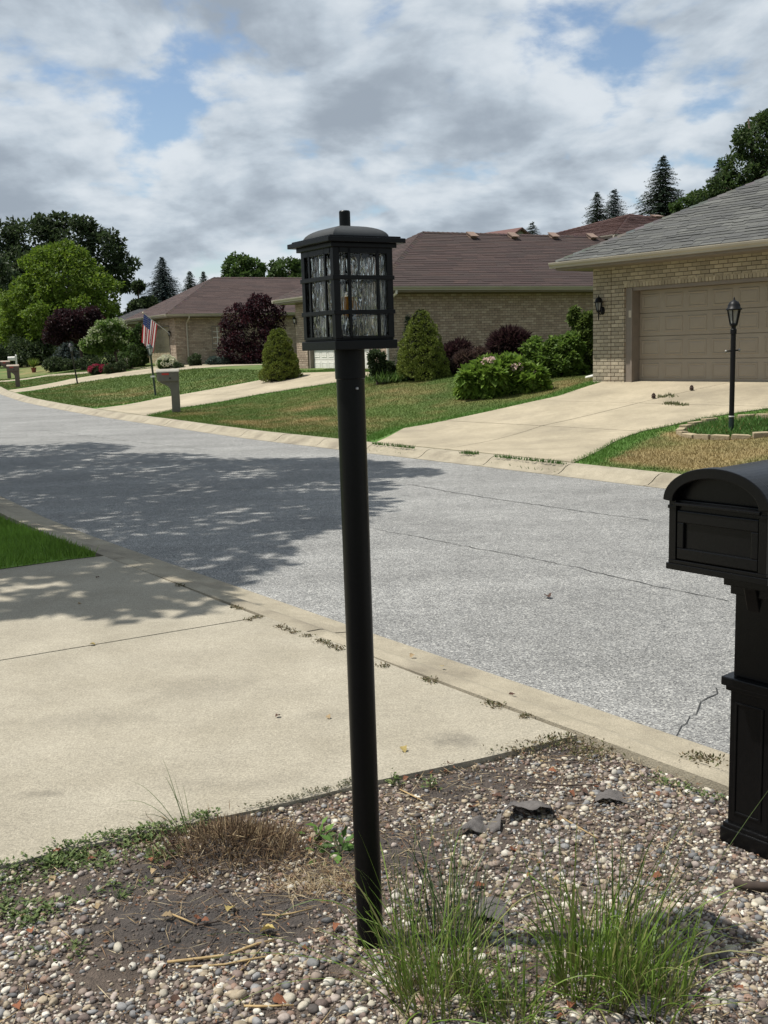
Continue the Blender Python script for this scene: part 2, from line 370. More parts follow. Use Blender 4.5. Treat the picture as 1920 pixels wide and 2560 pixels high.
# driveways -----------------------------------------------------------------
def edge_fn(pix, z=None):
    P = np.array([hit(*q) if z is None else at_z(*q, z) for q in pix]); s, n = sn(P[:, 0], P[:, 1]); o = np.argsort(n)
    s, n = s[o], n[o]
    def f(q):
        q = np.asarray(q, float); r = np.interp(q, n, s)
        lo = (s[1]-s[0])/(n[1]-n[0]); hi = (s[-1]-s[-2])/(n[-1]-n[-2])
        r = np.where(q < n[0], s[0]+(q-n[0])*lo, r); return np.where(q > n[-1], s[-1]+(q-n[-1])*hi*0.6, r)
    f.rng = (n[0], n[-1]); return f
DRV = []
def driveway(label, fl, fr, rows, mids, m, lift, zf=terrain):
    root = new_obj('driveway', None); root['kind'] = 'structure'
    g = 0.011
    if True:   # dirt in the joints
        nn = np.linspace(rows[0], rows[-1], 40); K = lin(0.01, 0.99, 9); NN, KK = np.meshgrid(nn, K, indexing='ij')
        SS = fl(NN)*(1-KK)+fr(NN)*KK; NN = NN+(n_far(SS)+CW+0.02-rows[0])*np.clip(1-(NN-rows[0])/2.5, 0, 1); grid_sheet('joint_filler', SS, NN, lambda x, y: zf(x, y)+lift-0.012, DARKJ, root, None)
    for n0, n1 in zip(rows[:-1], rows[1:]):
        edges = [fl]+list(mids)+[fr]
        for c0, c1 in zip(range(len(edges)-1), range(1, len(edges))):
            nn = np.linspace(n0+g, n1-g, max(4, int((n1-n0)/0.4))); K = lin(0, 1, 7)
            NN, KK = np.meshgrid(nn, K, indexing='ij'); A = edges[c0](NN); B = edges[c1](NN); w = np.abs(B-A)
            k0 = g/w if c0 > 0 else 0; k1 = 1-(g/w if c1 < len(edges)-1 else 0)
            SS = A+(B-A)*(k0+(k1-k0)*KK); NN = NN+(n_far(SS)+CW+0.012-rows[0])*np.clip(1-(NN-rows[0])/2.5, 0, 1); j = random.uniform(-0.002, 0.002)
            grid_sheet('slab', SS, NN, lambda x, y: zf(x, y)+lift+j, m, root, None, None, 0.09)
    DRV.append((fl, fr, rows[0], rows[-1])); return root
d1l = edge_fn([(927, 1104), (1000, 1073), (1150, 1045), (1300, 1012), (1400, 990), (1490, 960)])
d1r = edge_fn([(1418, 1166), (1538, 1102), (1606, 1079), (1787, 1040), (1920, 1023)])
N1 = 10.28
d1m = edge_fn([(1088, 1127), (1355, 1066), (1596, 1009), (1807, 961)])
def row_n(px, py): p = hit(px, py); return float(sn(p[0], p[1])[1])
def halfway(a, b): return lambda q: (a(q)+b(q))/2
driveway('right house', d1l, d1r, [N1, row_n(1355, 1066), row_n(1596, 1009), 18.42], [d1m], CONC2, 0.012)
d2l = edge_fn([(231, 1021), (405, 994), (640, 953), (700, 940)]); d2r = edge_fn([(362, 1040), (444, 1021), (640, 988), (840, 957)])
driveway('brown house', d2l, d2r, [11.35, 13.5, 15.7, 19.4], [halfway(d2l, d2r)], CONC2, 0.012)
d3l = edge_fn([(15, 977), (76, 967), (177, 948), (240, 938), (299, 931)]); d3r = edge_fn([(42, 984), (127, 970), (192, 958), (304, 942), (380, 934)])
driveway('left house', d3l, d3r, [15.0, 18.0, 21.0, 24.5], [halfway(d3l, d3r)], CONC2, 0.012)
d4l = edge_fn([(-20, 955), (127, 936), (228, 929)]); d4r = edge_fn([(-20, 960.5), (127, 940), (228, 933)])
driveway('far house', d4l, d4r, [18.6, 22.0, 26.0], [], CONC2, 0.012)
# own driveway (near side)
nl = edge_fn([(271, 1389), (163, 1401), (0, 1424)], 0.0); nr = edge_fn([(1404, 1848), (1158, 1906), (949, 1949), (694, 2013), (521, 2048), (324, 2090), (162, 2124), (0, 2166)], 0.0)
jt = edge_fn([(651, 1543), (325, 1597), (0, 1651)], 0.0)
NJ = 3.205
def nfix(S, N_): return N_+(n_near(S)-CW-0.018-NJ)*np.clip(1-(NJ-N_)/3.0, 0, 1)
def stains(m, spots):
    nt = m.node_tree; N = nt.nodes; L = nt.links; b = N['Principled BSDF']; src = b.inputs['Base Color'].links[0].from_socket
    tc = N.new('ShaderNodeTexCoord'); n = N.new('ShaderNodeTexNoise'); n.inputs['Scale'].default_value = 9; n.inputs['Detail'].default_value = 6; n.inputs['Roughness'].default_value = 0.7; L.new(tc.outputs['Object'], n.inputs['Vector'])
    for (px, py, rx, ry, dark) in spots:
        p = at_z(px, py, 0.0); mp = N.new('ShaderNodeMapping'); mp.vector_type = 'POINT'; mp.inputs['Location'].default_value = (-p[0]/rx, -p[1]/ry, 0); mp.inputs['Scale'].default_value = (1/rx, 1/ry, 0); L.new(tc.outputs['Object'], mp.inputs[0])
        ln = N.new('ShaderNodeVectorMath'); ln.operation = 'LENGTH'; L.new(mp.outputs[0], ln.inputs[0])
        ad = N.new('ShaderNodeMath'); ad.operation = 'MULTIPLY_ADD'; L.new(n.outputs['Fac'], ad.inputs[0]); ad.inputs[1].default_value = 2.2; L.new(ln.outputs['Value'], ad.inputs[2])
        mr = N.new('ShaderNodeMapRange'); mr.interpolation_type = 'SMOOTHSTEP'; L.new(ad.outputs[0], mr.inputs[0]); mr.inputs[1].default_value = 1.1; mr.inputs[2].default_value = 2.1; mr.inputs[3].default_value = 1-dark; mr.inputs[4].default_value = 1.0
        hs = N.new('ShaderNodeHueSaturation'); L.new(src, hs.inputs['Color']); L.new(mr.outputs[0], hs.inputs['Value']); src = hs.outputs['Color']
    L.new(src, b.inputs['Base Color'])
stains(CONC, [(1140, 1850, 0.16, 0.12, 0.4), (110, 1985, 0.18, 0.05, 0.3), (450, 2045, 0.2, 0.06, 0.2), (620, 1960, 0.5, 0.1, 0.12), (500, 1720, 0.6, 0.25, 0.12), (860, 1790, 0.3, 0.1, 0.12), (200, 1800, 0.5, 0.15, 0.13)])
def near_drive():
    root = new_obj('driveway', None); root['kind'] = 'structure'
    nn = lin(-6, NJ-0.003, 40)
    K = lin(0, 1, 12); NN, KK = np.meshgrid(nn, K, indexing='ij')
    SS = nl(NN)*(1-KK)+nr(NN)*KK; NN = nfix(SS, NN); grid_sheet('joint_filler', SS, NN, lambda x, y: 0*x-0.018, DARKJ, root, None)
    for A, B in ((nl, lambda q: jt(q)+0.008), (lambda q: jt(q)-0.008, nr)):
        SS = A(NN)*(1-KK)+B(NN)*KK; N2 = nfix(SS, NN)
        grid_sheet('slab', SS, N2, lambda x, y: 0*x+0.0+random.uniform(-0.0005, 0.0005), CONC, root, None, None, 0.1)
near_drive()
# far lawn -------------------------------------------------------------------
def in_drive(s, n, m=0.0):
    r = np.zeros(np.shape(s), bool)
    for fl, fr, a, b in DRV:
        L_, R_ = fl(n), fr(n); lo, hi = np.minimum(L_, R_), np.maximum(L_, R_)
        r |= (s > lo-m) & (s < hi+m) & (n < b+m) & (n > a-1)
    return r
def lawn_col(x, y):
    s, n = sn(x, y); t = n-n_far(s)-CW
    nz = vnoise(x, y, 0.55, 4, 3); n2 = vnoise(x, y, 2.3, 3, 8)
    d = np.minimum(np.maximum(t, 0), 9)
    right = s < d1r(n)+0.2
    dry = 1.9*(nz-np.where(right, 0.42, 0.50))+0.9*(n2-0.5)+np.where(right, 0.75, 0.20)*sstep(t, 0.12, 0.7)*(1-sstep(d, np.where(right, 3.5, 2.6), np.where(right, 6.0, 5.2)))
    dry = dry-0.95*in_drive(s, n, 0.5)-0.5*(1-sstep(t, 0.05, 0.4))*(~right)
    dry = np.where(s > 30, dry*0.75+0.1*sstep(t, 1.0, 2.5)-0.18*sstep(t, 3.3, 4.5), dry); dry = np.clip(dry, 0, 0.95)[..., None]
    mix = vnoise(x, y, 1.3, 3, 21)[..., None]; g = GREEN_A*mix+GREEN_B*(1-mix)
    edge = in_drive(s, n, 0.42)[..., None]; g = np.where(edge, np.array([0.075, 0.155, 0.022]), g)
    return g*(1-dry)+TAN*(0.75+0.5*n2[..., None])*dry
S, T_ = np.meshgrid(np.concatenate([lin(-14, 45, 178), lin(45.5, 110, 90)]), np.concatenate([lin(-0.012, 14, 60), lin(14.5, 60, 50)]), indexing='ij')
grid_sheet('lawn', S, n_far(S)+CW+T_, lambda x, y: terrain(x, y)-0.004, LAWN, None, 'structure', lawn_col)
def blades(name, X, Y, Zb, col, h, w, m, lean=0.5, seg=1):
    n = len(X); r = np.random.default_rng(len(X)); a = r.random(n)*6.283; hh = h*r.uniform(0.55, 1.25, n); b = r.random(n)*6.283; ln = lean*hh*r.random(n)
    dx, dy = np.cos(a)*w*0.5, np.sin(a)*w*0.5; lx, ly = np.cos(b)*ln, np.sin(b)*ln
    V = np.empty((n, 3, 3)); V[:, 0] = np.stack([X-dx, Y-dy, Zb], -1); V[:, 1] = np.stack([X+dx, Y+dy, Zb], -1); V[:, 2] = np.stack([X+lx, Y+ly, Zb+hh], -1)
    C = np.repeat((col*r.uniform(0.8, 1.25, (n, 1)))[:, None, :], 3, 1)
    return np_mesh(name, V.reshape(-1, 3), np.arange(3*n).reshape(-1, 3), m, C.reshape(-1, 3))
GRASSM = mat('grass_blades', hx('5c6a34'), attr=True, scale=3, rough=0.7, trans=0.25, spec=0.25, attr_n=0.05)
def lawn_blades(s0, s1, t0, t1, dens, h, w, extra=None):
    n = int((s1-s0)*(t1-t0)*dens); s = RNG.uniform(s0, s1, n); t = RNG.uniform(t0, t1, n); nn = n_far(s)+CW+t
    keep = ~in_drive(s, nn, -0.03); s, nn = s[keep], nn[keep]; x, y = xy(s, nn)
    return x, y
parts_ = [(3.0, 30, 0.0, 8.5, 1500, 0.036, 0.010), (30, 60, 0, 8, 300, 0.045, 0.026)]
for k, (a, b, c, d, e, h, w) in enumerate(parts_):
    x, y = lawn_blades(a, b, c, d, e, h, w); s, n = sn(x, y); 
    hh = np.where(in_drive(s, n, 0.36), 1.6, 1.0)
    o = new_obj('lawn_grass', blades('lawn_grass', x, y, terrain(x, y)-0.006, lawn_col(x, y), h*hh, w, GRASSM, 1.3)); tag(o, 'mown grass, green with dry tan patches, across the street' if k == 0 else 'distant mown green grass before the flag house', 'grass', None, 'stuff')
# weedy tufts spilling over the far curb at the driveway mouth
def tufts(pix, n, h, spread):
    X = []; 
    for (px, py) in pix:
        p = hit(px, py)
        for _ in range(n): X.append((p[0]+random.gauss(0, spread), p[1]+random.gauss(0, spread)))
    return np.array(X)
X = tufts([(930+k*9, 1111+k*1.1) for k in range(12)]+[(1160+k*9, 1134+k*0.6) for k in range(4)]+[(1240+k*10, 1148+k*1.3) for k in range(17)], 26, 0.05, 0.035)
x, y = X[:, 0], X[:, 1]
o = new_obj('crack_weeds', blades('crack_weeds', x, y, terrain(x, y)+0.0, np.tile([0.07, 0.14, 0.03], (len(x), 1)), 0.055, 0.018, GRASSM, 0.9)); tag(o, 'low weeds growing in the joint between driveway and far curb', 'weeds', None, 'stuff')
# near lawn, bright and well watered
S, K = np.meshgrid(lin(0, 22, 60), lin(0, 1, 40), indexing='ij')
def near_lawn_sn(S, K): n = NJ-0.005-K*9.0+(n_near(S)-CW-NJ)*(1-K); return S+nl(n)+0.01, n
SS, NN = near_lawn_sn(S, K)
NLC = lambda x, y: (np.array([0.15, 0.26, 0.035])*(0.75+0.5*vnoise(x, y, 2, 3, 5)[..., None]))
grid_sheet('near_lawn', SS, NN, lambda x, y: 0*x+0.004, LAWN, None, 'structure', NLC)
n = 60000; s = RNG.uniform(0, 6.5, n); k = RNG.random(n)**1.3*0.55; s, nn = near_lawn_sn(s, k); x, y = xy(s, nn)
tag(new_obj('lawn_grass', blades('lawn_grass', x, y, 0*x, NLC(x, y), 0.075, 0.011, GRASSM, 0.8)), 'bright green watered grass beside the near driveway', 'grass', None, 'stuff')
# cracks in the asphalt: thin ribbons of dark filler
CRACK = mat('crack_filler', hx('3c3c3a'), hx('2c2c2b'), 30, 0.95)
def crack(pix, w, jit, label):
    P = [at_z(*q, -0.066+float(grade(at_z(*q, -0.07)[1]))) for q in pix]; pts = []
    for a, b in zip(P[:-1], P[1:]):
        m = max(3, int(np.linalg.norm(b-a)/0.07))
        for u in np.linspace(0, 1, m, endpoint=False): pts.append(a*(1-u)+b*u+[random.gauss(0, jit), random.gauss(0, jit), 0])
    V = []; Q = []
    for i_, p in enumerate(pts):
        q = pts[min(i_+1, len(pts)-1)]-pts[max(i_-1, 0)]; d = np.array([-q[1], q[0], 0]); d = d/(np.linalg.norm(d)+1e-9)*w*random.uniform(0.4, 1.3)*0.5
        V += [p-d, p+d]
        if i_: Q.append((2*i_-2, 2*i_-1, 2*i_+1, 2*i_))
    me = np_mesh('road_crack', V, Q, CRACK)
    o = new_obj('road_crack', me); o['kind'] = 'structure'
crack([(930, 1320), (1050, 1343), (1200, 1372), (1290, 1388), (1450, 1420), (1600, 1455), (1840, 1505)], 0.009, 0.012, '')
crack([(1020, 1210), (1140, 1232), (1230, 1246), (1330, 1260), (1480, 1282), (1640, 1302)], 0.015, 0.012, '')
crack([(1670, 1845), (1705, 1815), (1745, 1780), (1770, 1745), (1800, 1705)], 0.007, 0.016, '')
crack([(100, 1075), (300, 1100), (520, 1125)], 0.014, 0.015, '')
# ------------------------------------------------------------------ houses
MORT = mat('mortar', hx('6a6152'), hx('5a5245'), 12, 0.95, 0.2, 60)
MORTL = mat('mortar_light', hx('7d7160'), hx('6a5f50'), 12, 0.95, 0.2, 60)
BRK = mat('brick', hx('b39d78'), attr=True, scale=14, rough=0.9, bump=0.35, bscale=90)
TRIM = mat('tan_trim', hx('80756a'), hx('756b60'), 3, 0.55)
GUTTER = mat('gutter_metal', hx('a79f90'), hx('9c9485'), 2, 0.5)
TAUPE = mat('taupe_door', hx('958a79'), hx('8a7f6f'), 1.5, 0.55, 0.05, 40)
WHITE = mat('white_paint', hx('e4e0d6'), hx('d8d4ca'), 2, 0.5)
SHG = mat('gray_shingle', hx('7d7d78'), attr=True, scale=60, rough=0.95, bump=0.5, bscale=160, attr_n=0.35)
SHB = mat('brown_shingle', hx('6a4d49'), attr=True, scale=50, rough=0.95, bump=0.4, bscale=120, attr_n=0.35)
BLACK = mat('black_metal', (0.004, 0.004, 0.0045), (0.008, 0.008, 0.008), 30, 0.45, 0.04, 200, spec=0.2)
GLASSY = mat('lamp_glass', (0.55, 0.56, 0.55), (0.42, 0.43, 0.43), 20, 0.12)
DARKGL = mat('window_glass', (0.012, 0.014, 0.016), (0.02, 0.022, 0.024), 2, 0.08)
DARKIN = mat('dark_opening', (0.01, 0.01, 0.01), rough=0.9)
BR_L, BRW, BRH = 0.21, 0.21, 0.0825
def brick_cols(kind):
    if kind == 'buff':
        b = random.choice([(0.44, 0.395, 0.31), (0.40, 0.355, 0.28), (0.47, 0.425, 0.34), (0.37, 0.325, 0.255), (0.34, 0.26, 0.17)])
    else: b = random.choice([(0.38, 0.29, 0.215), (0.34, 0.255, 0.19), (0.41, 0.32, 0.24), (0.31, 0.23, 0.17)])
    k = random.uniform(0.88, 1.1); return tuple(c*k for c in b)
def brick_layout(u0, u1, z0, z1, holes=(), joints=(), bl=0.21, ch=0.0825):
    """running bond: rectangles (u0,u1,z0,z1) cut by the openings and the movement joints"""
    R = []; row = 0; z = z0
    while z+ch*0.6 < z1:
        zt = min(z+ch-0.014, z1); segs = [(u0, u1)]
        for (a, b, c, d) in holes:
            if z+0.5*ch > c and z+0.5*ch < d:
                segs = [q for (p, r) in segs for q in ((p, min(r, a)), (max(p, b), r)) if q[1]-q[0] > 0.02]
        for j in joints: segs = [q for (p, r) in segs for q in (((p, j-0.007), (j+0.007, r)) if p < j < r else ((p, r),))]
        off = (row % 2)*bl/2
        for (p, r) in segs:
            k = math.floor((p-u0-off)/bl)
            while u0+off+k*bl < r:
                a, b = max(u0+off+k*bl, p), min(u0+off+(k+1)*bl-0.011, r); k += 1
                if b-a > 0.025: R.append((a, b, z, zt))
        row += 1; z += ch
    return R
def wall_bricks(mb, rects, axis, proud, kind, sgn=-1):
    """axis 'y': wall in plane y=0 facing -y, u=x; axis 'x': wall in plane x=0 facing -x, u=y"""
    for (a, b, c, d) in rects:
        mb.cc = brick_cols(kind); p = proud*random.uniform(0.7, 1.25)
        if axis == 'y': mb.box(a, b, -p, 0.02, c, d)
        else: mb.box(-p, 0.02, a, b, c, d)
    return mb
def roof_faces(X0, X1, Y0, Y1, zE, pitch):
    Wd = min(X1-X0, Y1-Y0)/2
    return [((X0, Y0), (1, 0), (0, 1), X1-X0, Wd), ((X1, Y0), (0, 1), (-1, 0), Y1-Y0, Wd), ((X1, Y1), (-1, 0), (0, -1), X1-X0, Wd), ((X0, Y1), (0, -1), (1, 0), Y1-Y0, Wd)]
def hip_roof(root, fr, X0, X1, Y0, Y1, zE, pitch, shm, pal, expo=0.14, tabw=(0.25, 0.45), single=(), full=(0,), nsing=0, lift=0.012, kv=(0.9, 1.1)):
    """hip roof over an eave rectangle: deck, courses of shingles, hip and ridge caps, gutters, fascia, soffit"""
    Wd = min(X1-X0, Y1-Y0)/2; zR = zE+Wd*pitch; sl = math.sqrt(1+pitch*pitch); nz = 1/sl; nh = -pitch/sl
    if X1-X0 >= Y1-Y0: r0, r1 = (X0+Wd, Y0+Wd, zR), (X1-Wd, Y0+Wd, zR)
    else: r0, r1 = (X0+Wd, Y0+Wd, zR), (X0+Wd, Y1-Wd, zR)
    c = [(X0, Y0, zE), (X1, Y0, zE), (X1, Y1, zE), (X0, Y1, zE)]
    mb = MB(); d = 0.012
    lo = [(p[0], p[1], p[2]-d) for p in c]; R0, R1 = (*r0[:2], r0[2]-d), (*r1[:2], r1[2]-d)
    if X1-X0 >= Y1-Y0: mb.add(lo+[R0, R1], [(0, 1, 5, 4), (1, 2, 5), (2, 3, 4, 5), (3, 0, 4), (3, 2, 1, 0)])
    else: mb.add(lo+[R0, R1], [(0, 1, 4), (1, 2, 5, 4), (2, 3, 5), (3, 0, 4, 5), (3, 2, 1, 0)])
    roof = mb.build('roof', shm if False else mat('roof_felt', (0.05, 0.045, 0.04), rough=0.95), root)
    jm = MB(); sing = []
    for fi, (o, u, v, Ln, wd) in enumerate(roof_faces(X0, X1, Y0, Y1, zE, pitch)):
        nrm = (v[0]*nh, v[1]*nh, nz); rows = int(wd*sl/expo)
        for i_ in range(rows+1):
            d0, d1 = i_*expo/sl-0.02*(i_ == 0), min((i_+1.06)*expo/sl, wd)
            if d1 <= d0 or d0 >= wd: continue
            dd0 = d0
            ua, ub = max(d0, 0), Ln-max(d0, 0); p = ua-random.uniform(0, tabw[1]) if fi in full else ua
            while p < ub:
                w = random.uniform(*tabw) if fi in full else ub-ua
                a, b = max(p+0.004, ua), min(p+w, ub); p += w
                if b-a < 0.015: continue
                a1, b1 = max(a, d1), min(b, Ln-d1)
                if b1 < a1: a1 = b1 = (max(a, d1)+min(b, Ln-d1))/2
                h0 = lift*random.uniform(0.6, 1.4); d0 = dd0-(random.choice((0, 0, 0.045)) if single and i_ else 0)
                def P(uu, dd, h): return (o[0]+u[0]*uu+v[0]*dd+nrm[0]*h, o[1]+u[1]*uu+v[1]*dd+nrm[1]*h, zE+dd*pitch+nrm[2]*h)
                vs = [P(a, d0, -0.004), P(b, d0, -0.004), P(a, d0, h0), P(b, d0, h0), P(b1, d1, 0.001), P(a1, d1, 0.001)]
                fs = [(0, 1, 3, 2), (2, 3, 4, 5), (0, 2, 5), (1, 4, 3)]
                k = random.uniform(*kv); cc = tuple(q*k for q in random.choice(pal))
                if fi in single:
                    q = fr.w(*P((a+b)/2, (d0+d1)/2, 0)); X_, Y_ = pix(q)
                    if -20 < X_ < 1935 and 0 < Y_ < 1200: sing.append((float((q-CAMP)@_f), vs, fs, cc)); continue
                jm.cc = cc; jm.add(vs, fs)
    sing.sort(key=lambda t: t[0])
    for k, (_, vs, fs, cc) in enumerate(sing):
        if k < nsing: m1 = MB(); m1.cc = cc; m1.add(vs, fs); m1.build('shingle', shm, roof, attr=True, fixn=False)
        else: jm.cc = cc; jm.add(vs, fs)
    so = jm.build('shingles', shm, roof, attr=True, fixn=False); so['kind'] = 'stuff'
    # hip and ridge caps
    cap = MB()
    def caps(a, b):
        a, b = Vector(a), Vector(b); n = max(2, int((b-a).length/0.2)); dd = (b-a)/n
        for k in range(n):
            p, q = a+dd*k, a+dd*(k+1.25); side = dd.cross(Vector((0, 0, 1))).normalized()*0.11
            cap.cc = tuple(x*random.uniform(0.85, 1.1) for x in random.choice(pal))
            cap.add([p-side+Vector((0, 0, -0.03)), p+Vector((0, 0, 0.036)), p+side+Vector((0, 0, -0.03)), q-side*0.96+Vector((0, 0, -0.038)), q+Vector((0, 0, 0.018)), q+side*0.96+Vector((0, 0, -0.038))], [(0, 1, 4, 3), (1, 2, 5, 4), (0, 2, 1)])
    if X1-X0 >= Y1-Y0:
        for a, b in ((c[0], r0), (c[3], r0), (c[1], r1), (c[2], r1), (r0, r1)): caps(a, b)
    else:
        for a, b in ((c[0], r0), (c[1], r0), (c[2], r1), (c[3], r1), (r0, r1)): caps(a, b)
    cap.build('ridge_cap', shm, roof, attr=True, fixn=False)
    # gutter (open K profile), fascia, soffit
    gt = MB(); fa = MB(); g = 0.115
    prof = [(0.0, -0.12), (-0.07, -0.12), (-0.075, -0.085), (-g+0.01, -0.05), (-g, -0.015), (-g, 0.0), (-g+0.012, 0.0), (-g+0.02, -0.02), (-0.01, -0.03), (0.0, -0.03)]
    gt.prism([(Y0+q, zE-0.02+z) for q, z in prof], 'x', X0-g, X1+g); gt.prism([(Y1-q, zE-0.02+z) for q, z in prof], 'x', X0-g, X1+g)
    gt.prism([(X0+q, zE-0.02+z) for q, z in prof], 'y', Y0+0.003, Y1-0.003); gt.prism([(X1-q, zE-0.02+z) for q, z in prof], 'y', Y0+0.003, Y1-0.003)
    gt.build('gutter', GUTTER, root)
    fa.box(X0+0.004, X1-0.004, Y0+0.004, Y0+0.03, zE-0.19, zE-0.022); fa.box(X0+0.004, X1-0.004, Y1-0.03, Y1-0.004, zE-0.19, zE-0.022)
    fa.box(X0+0.005, X0+0.03, Y0+0.031, Y1-0.031, zE-0.19, zE-0.022); fa.box(X1-0.03, X1-0.005, Y0+0.031, Y1-0.031, zE-0.19, zE-0.022)
    fa.build('fascia', TRIM, root)
    sf = MB(); sf.box(X0+0.03, X1-0.03, Y0+0.03, Y1-0.03, zE-0.185, zE-0.165); sf.build('soffit', TRIM, root)
    return roof
def garage_door(root, m, axis, u0, u1, z0, z1, depth, ncol, trimm):
    """sectional door set back in its opening, embossed panels"""
    A = (lambda mb, a, b, p, q, c, d: mb.box(a, b, p, q, c, d)) if axis == 'y' else (lambda mb, a, b, p, q, c, d: mb.box(p, q, a, b, c, d))
    t = 0.2; fr_ = MB()
    A(fr_, u0, u0+t, 0.03, depth, z0, z1); A(fr_, u1-t, u1, 0.03, depth, z0, z1); A(fr_, u0+t, u1-t, 0.03, depth, z1-0.075, z1)
    A(fr_, u0+t-0.045, u0+t, -0.0, 0.03, z0, z1-0.03); A(fr_, u1-t, u1-t+0.045, 0.0, 0.03, z0, z1-0.03)
    fr_.build('door_frame', trimm, root)
    d = MB(); sh = (z1-0.075-z0)/4; a0, a1 = u0+t+0.004, u1-t-0.004
    for k in range(4): A(d, a0, a1, depth-0.05, depth, z0+k*sh+0.006, z0+(k+1)*sh-0.004)
    A(d, a0, a1, depth-0.02, depth-0.005, z0, z1-0.075)
    door = d.build('garage_door', m, root, bevel=0.006)
    pw = (a1-a0)/ncol; pm = None
    for k in range(4):
        for j in range(ncol):
            if pm is None:
                pb = MB(); w, h = pw-0.13, sh-0.17
                def ring(i0, y0, i1, y1):
                    q = [(i0, i0), (w-i0, i0), (w-i0, h-i0), (i0, h-i0)]; r = [(i1, i1), (w-i1, i1), (w-i1, h-i1), (i1, h-i1)]
                    V = [(x, y0, z) for x, z in q]+[(x, y1, z) for x, z in r]
                    if axis != 'y': V = [(p_[1], p_[0], p_[2]) for p_ in V]
                    pb.add(V, [(e, (e+1) % 4, 4+(e+1) % 4, 4+e) for e in range(4)])
                ring(0, 0.001, 0.012, -0.012); ring(0.012, -0.012, 0.03, -0.012); ring(0.03, -0.012, 0.042, -0.001); ring(0.042, -0.001, 0.075, -0.008)
                V = [(0.075, -0.008, 0.075), (w-0.075, -0.008, 0.075), (w-0.075, -0.008, h-0.075), (0.075, -0.008, h-0.075)]
                if axis != 'y': V = [(p_[1], p_[0], p_[2]) for p_ in V]
                pb.add(V, [(0, 1, 2, 3)]); pm = pb.mesh('panel', m)
            u = a0+j*pw+0.065; z = z0+k*sh+0.085
            new_obj('panel', pm, door, (u, depth-0.05, z) if axis == 'y' else (depth-0.05, u, z))
    return door
# --- right house: buff brick, gray roof, taupe double door ------------------------------------------------
HR = Frame((4.824, 23.595, 0.743), AZ+math.pi)              # x along the garage wall towards us, y into the house
rh = thing('brick_house', 'buff brick house with gray shingle roof and wide taupe garage door', 'house', HR.o, HR.rz)
def right_house():
    L_, Dp, zt = 17.0, 13.0, 2.60; jx, dx1, oz = 0.885, 6.08, 2.0
    w = MB(); w.box(0, jx, 0.0, 0.32, -0.5, zt); w.box(jx, dx1, 0.001, 0.32, oz+0.13, zt); w.box(dx1, L_, 0.0, 0.32, -0.5, zt)
    w.box(0.002, 0.32, 0.32, Dp, -0.5, zt); w.box(L_-0.32, L_-0.002, 0.32, Dp, -0.5, zt); w.box(0.32, L_-0.32, Dp-0.32, Dp, -0.5, zt)
    w.box(0.32, 7.0, 5.5, 5.6, -0.5, zt)
    wall = w.build('wall', MORT, rh)
    R = brick_layout(0.0, L_, -0.06, zt-0.13, [(jx, dx1, -1, oz+0.125)], [0.515]); rest = MB()
    n = 0; proto = {}
    for (a, b, c, d) in sorted(R, key=lambda r: r[0]):
        X_, Y_ = pix(HR.w((a+b)/2, 0, (c+d)/2))
        if a < 4.7 and n < 300:
            key = (round(b-a, 2),); bm_ = proto.get(key)
            if bm_ is None:
                m1 = MB(); m1.box(0, b-a, -0.009, 0.01, 0, d-c); bm_ = proto[key] = m1.mesh('brick', BRKO, bevel=0.003, seg=1)
            o = new_obj('brick', bm_, wall, (a, random.uniform(-0.003, 0.003), c)); n += 1
        else: wall_bricks(rest, [(a, b, c, d)], 'y', 0.01, 'buff')
    # brick returns into the door opening, and the upright course over it
    pr = MB()
    for k, z in enumerate(np.arange(-0.06, oz, 0.0825)): pr.cc = brick_cols('buff'); pr.box(jx-0.11, jx+0.008, 0.012, 0.10, z, z+0.0715)
    wall_bricks(rest, [], 'y', 0.01, 'buff'); rest.f += [tuple(i+len(rest.v) for i in f) for f in pr.f]; rest.mi += pr.mi; rest.sm += pr.sm; rest.c += pr.c; rest.v += pr.v
    m1 = MB(); m1.box(0, 0.071, -0.012, 0.01, 0, 0.105); sm = m1.mesh('brick', BRKO, bevel=0.003, seg=1); x = jx-0.003; k = 0
    while x < dx1:
        if x < 4.7 : new_obj('brick', sm, wall, (x, random.uniform(-0.003, 0.002), oz+0.012)); k += 1
        else: rest.cc = brick_cols('buff'); rest.box(x, x+0.071, -0.012, 0.01, oz+0.012, oz+0.117)
        x += 0.0825
    o = rest.build('brickwork', BRK, wall, attr=True); o['kind'] = 'stuff'
    garage_door(rh, TAUPE, 'y', jx+0.008, dx1-0.008, -0.02, oz+0.01, 0.30, 8, TRIM)
    kp = MB(); kp.box(1.0, 1.07, -0.001, 0.028, 1.37, 1.52); kp.build('keypad', mat('keypad', hx('b5aa98'), rough=0.5), rh, bevel=0.004)
    cj = MB(); cj.box(0.509, 0.521, -0.006, 0.0, -0.05, 2.45); cj.build('control_joint', mat('rust_caulk', hx('5a4232'), hx('49372b'), 4, 0.9), wall)
    hip_roof(rh, HR, -0.48, L_+0.62, -0.70, Dp+0.62, 2.65, 0.5, SHG, [(0.090, 0.090, 0.082), (0.076, 0.076, 0.071), (0.106, 0.106, 0.096), (0.083, 0.083, 0.078)], 0.15, (0.2, 0.5), (0,), (0, 3), 290, 0.014, (0.85, 1.13))
BRKO = mat('brick_single', hx('b1a590'), hx('9b8f79'), 6, 0.92, 0.4, 90, rnd=0.22, c3=hx('83704f'), s3=0.9, f3=(0.5, 0.75))
right_house()
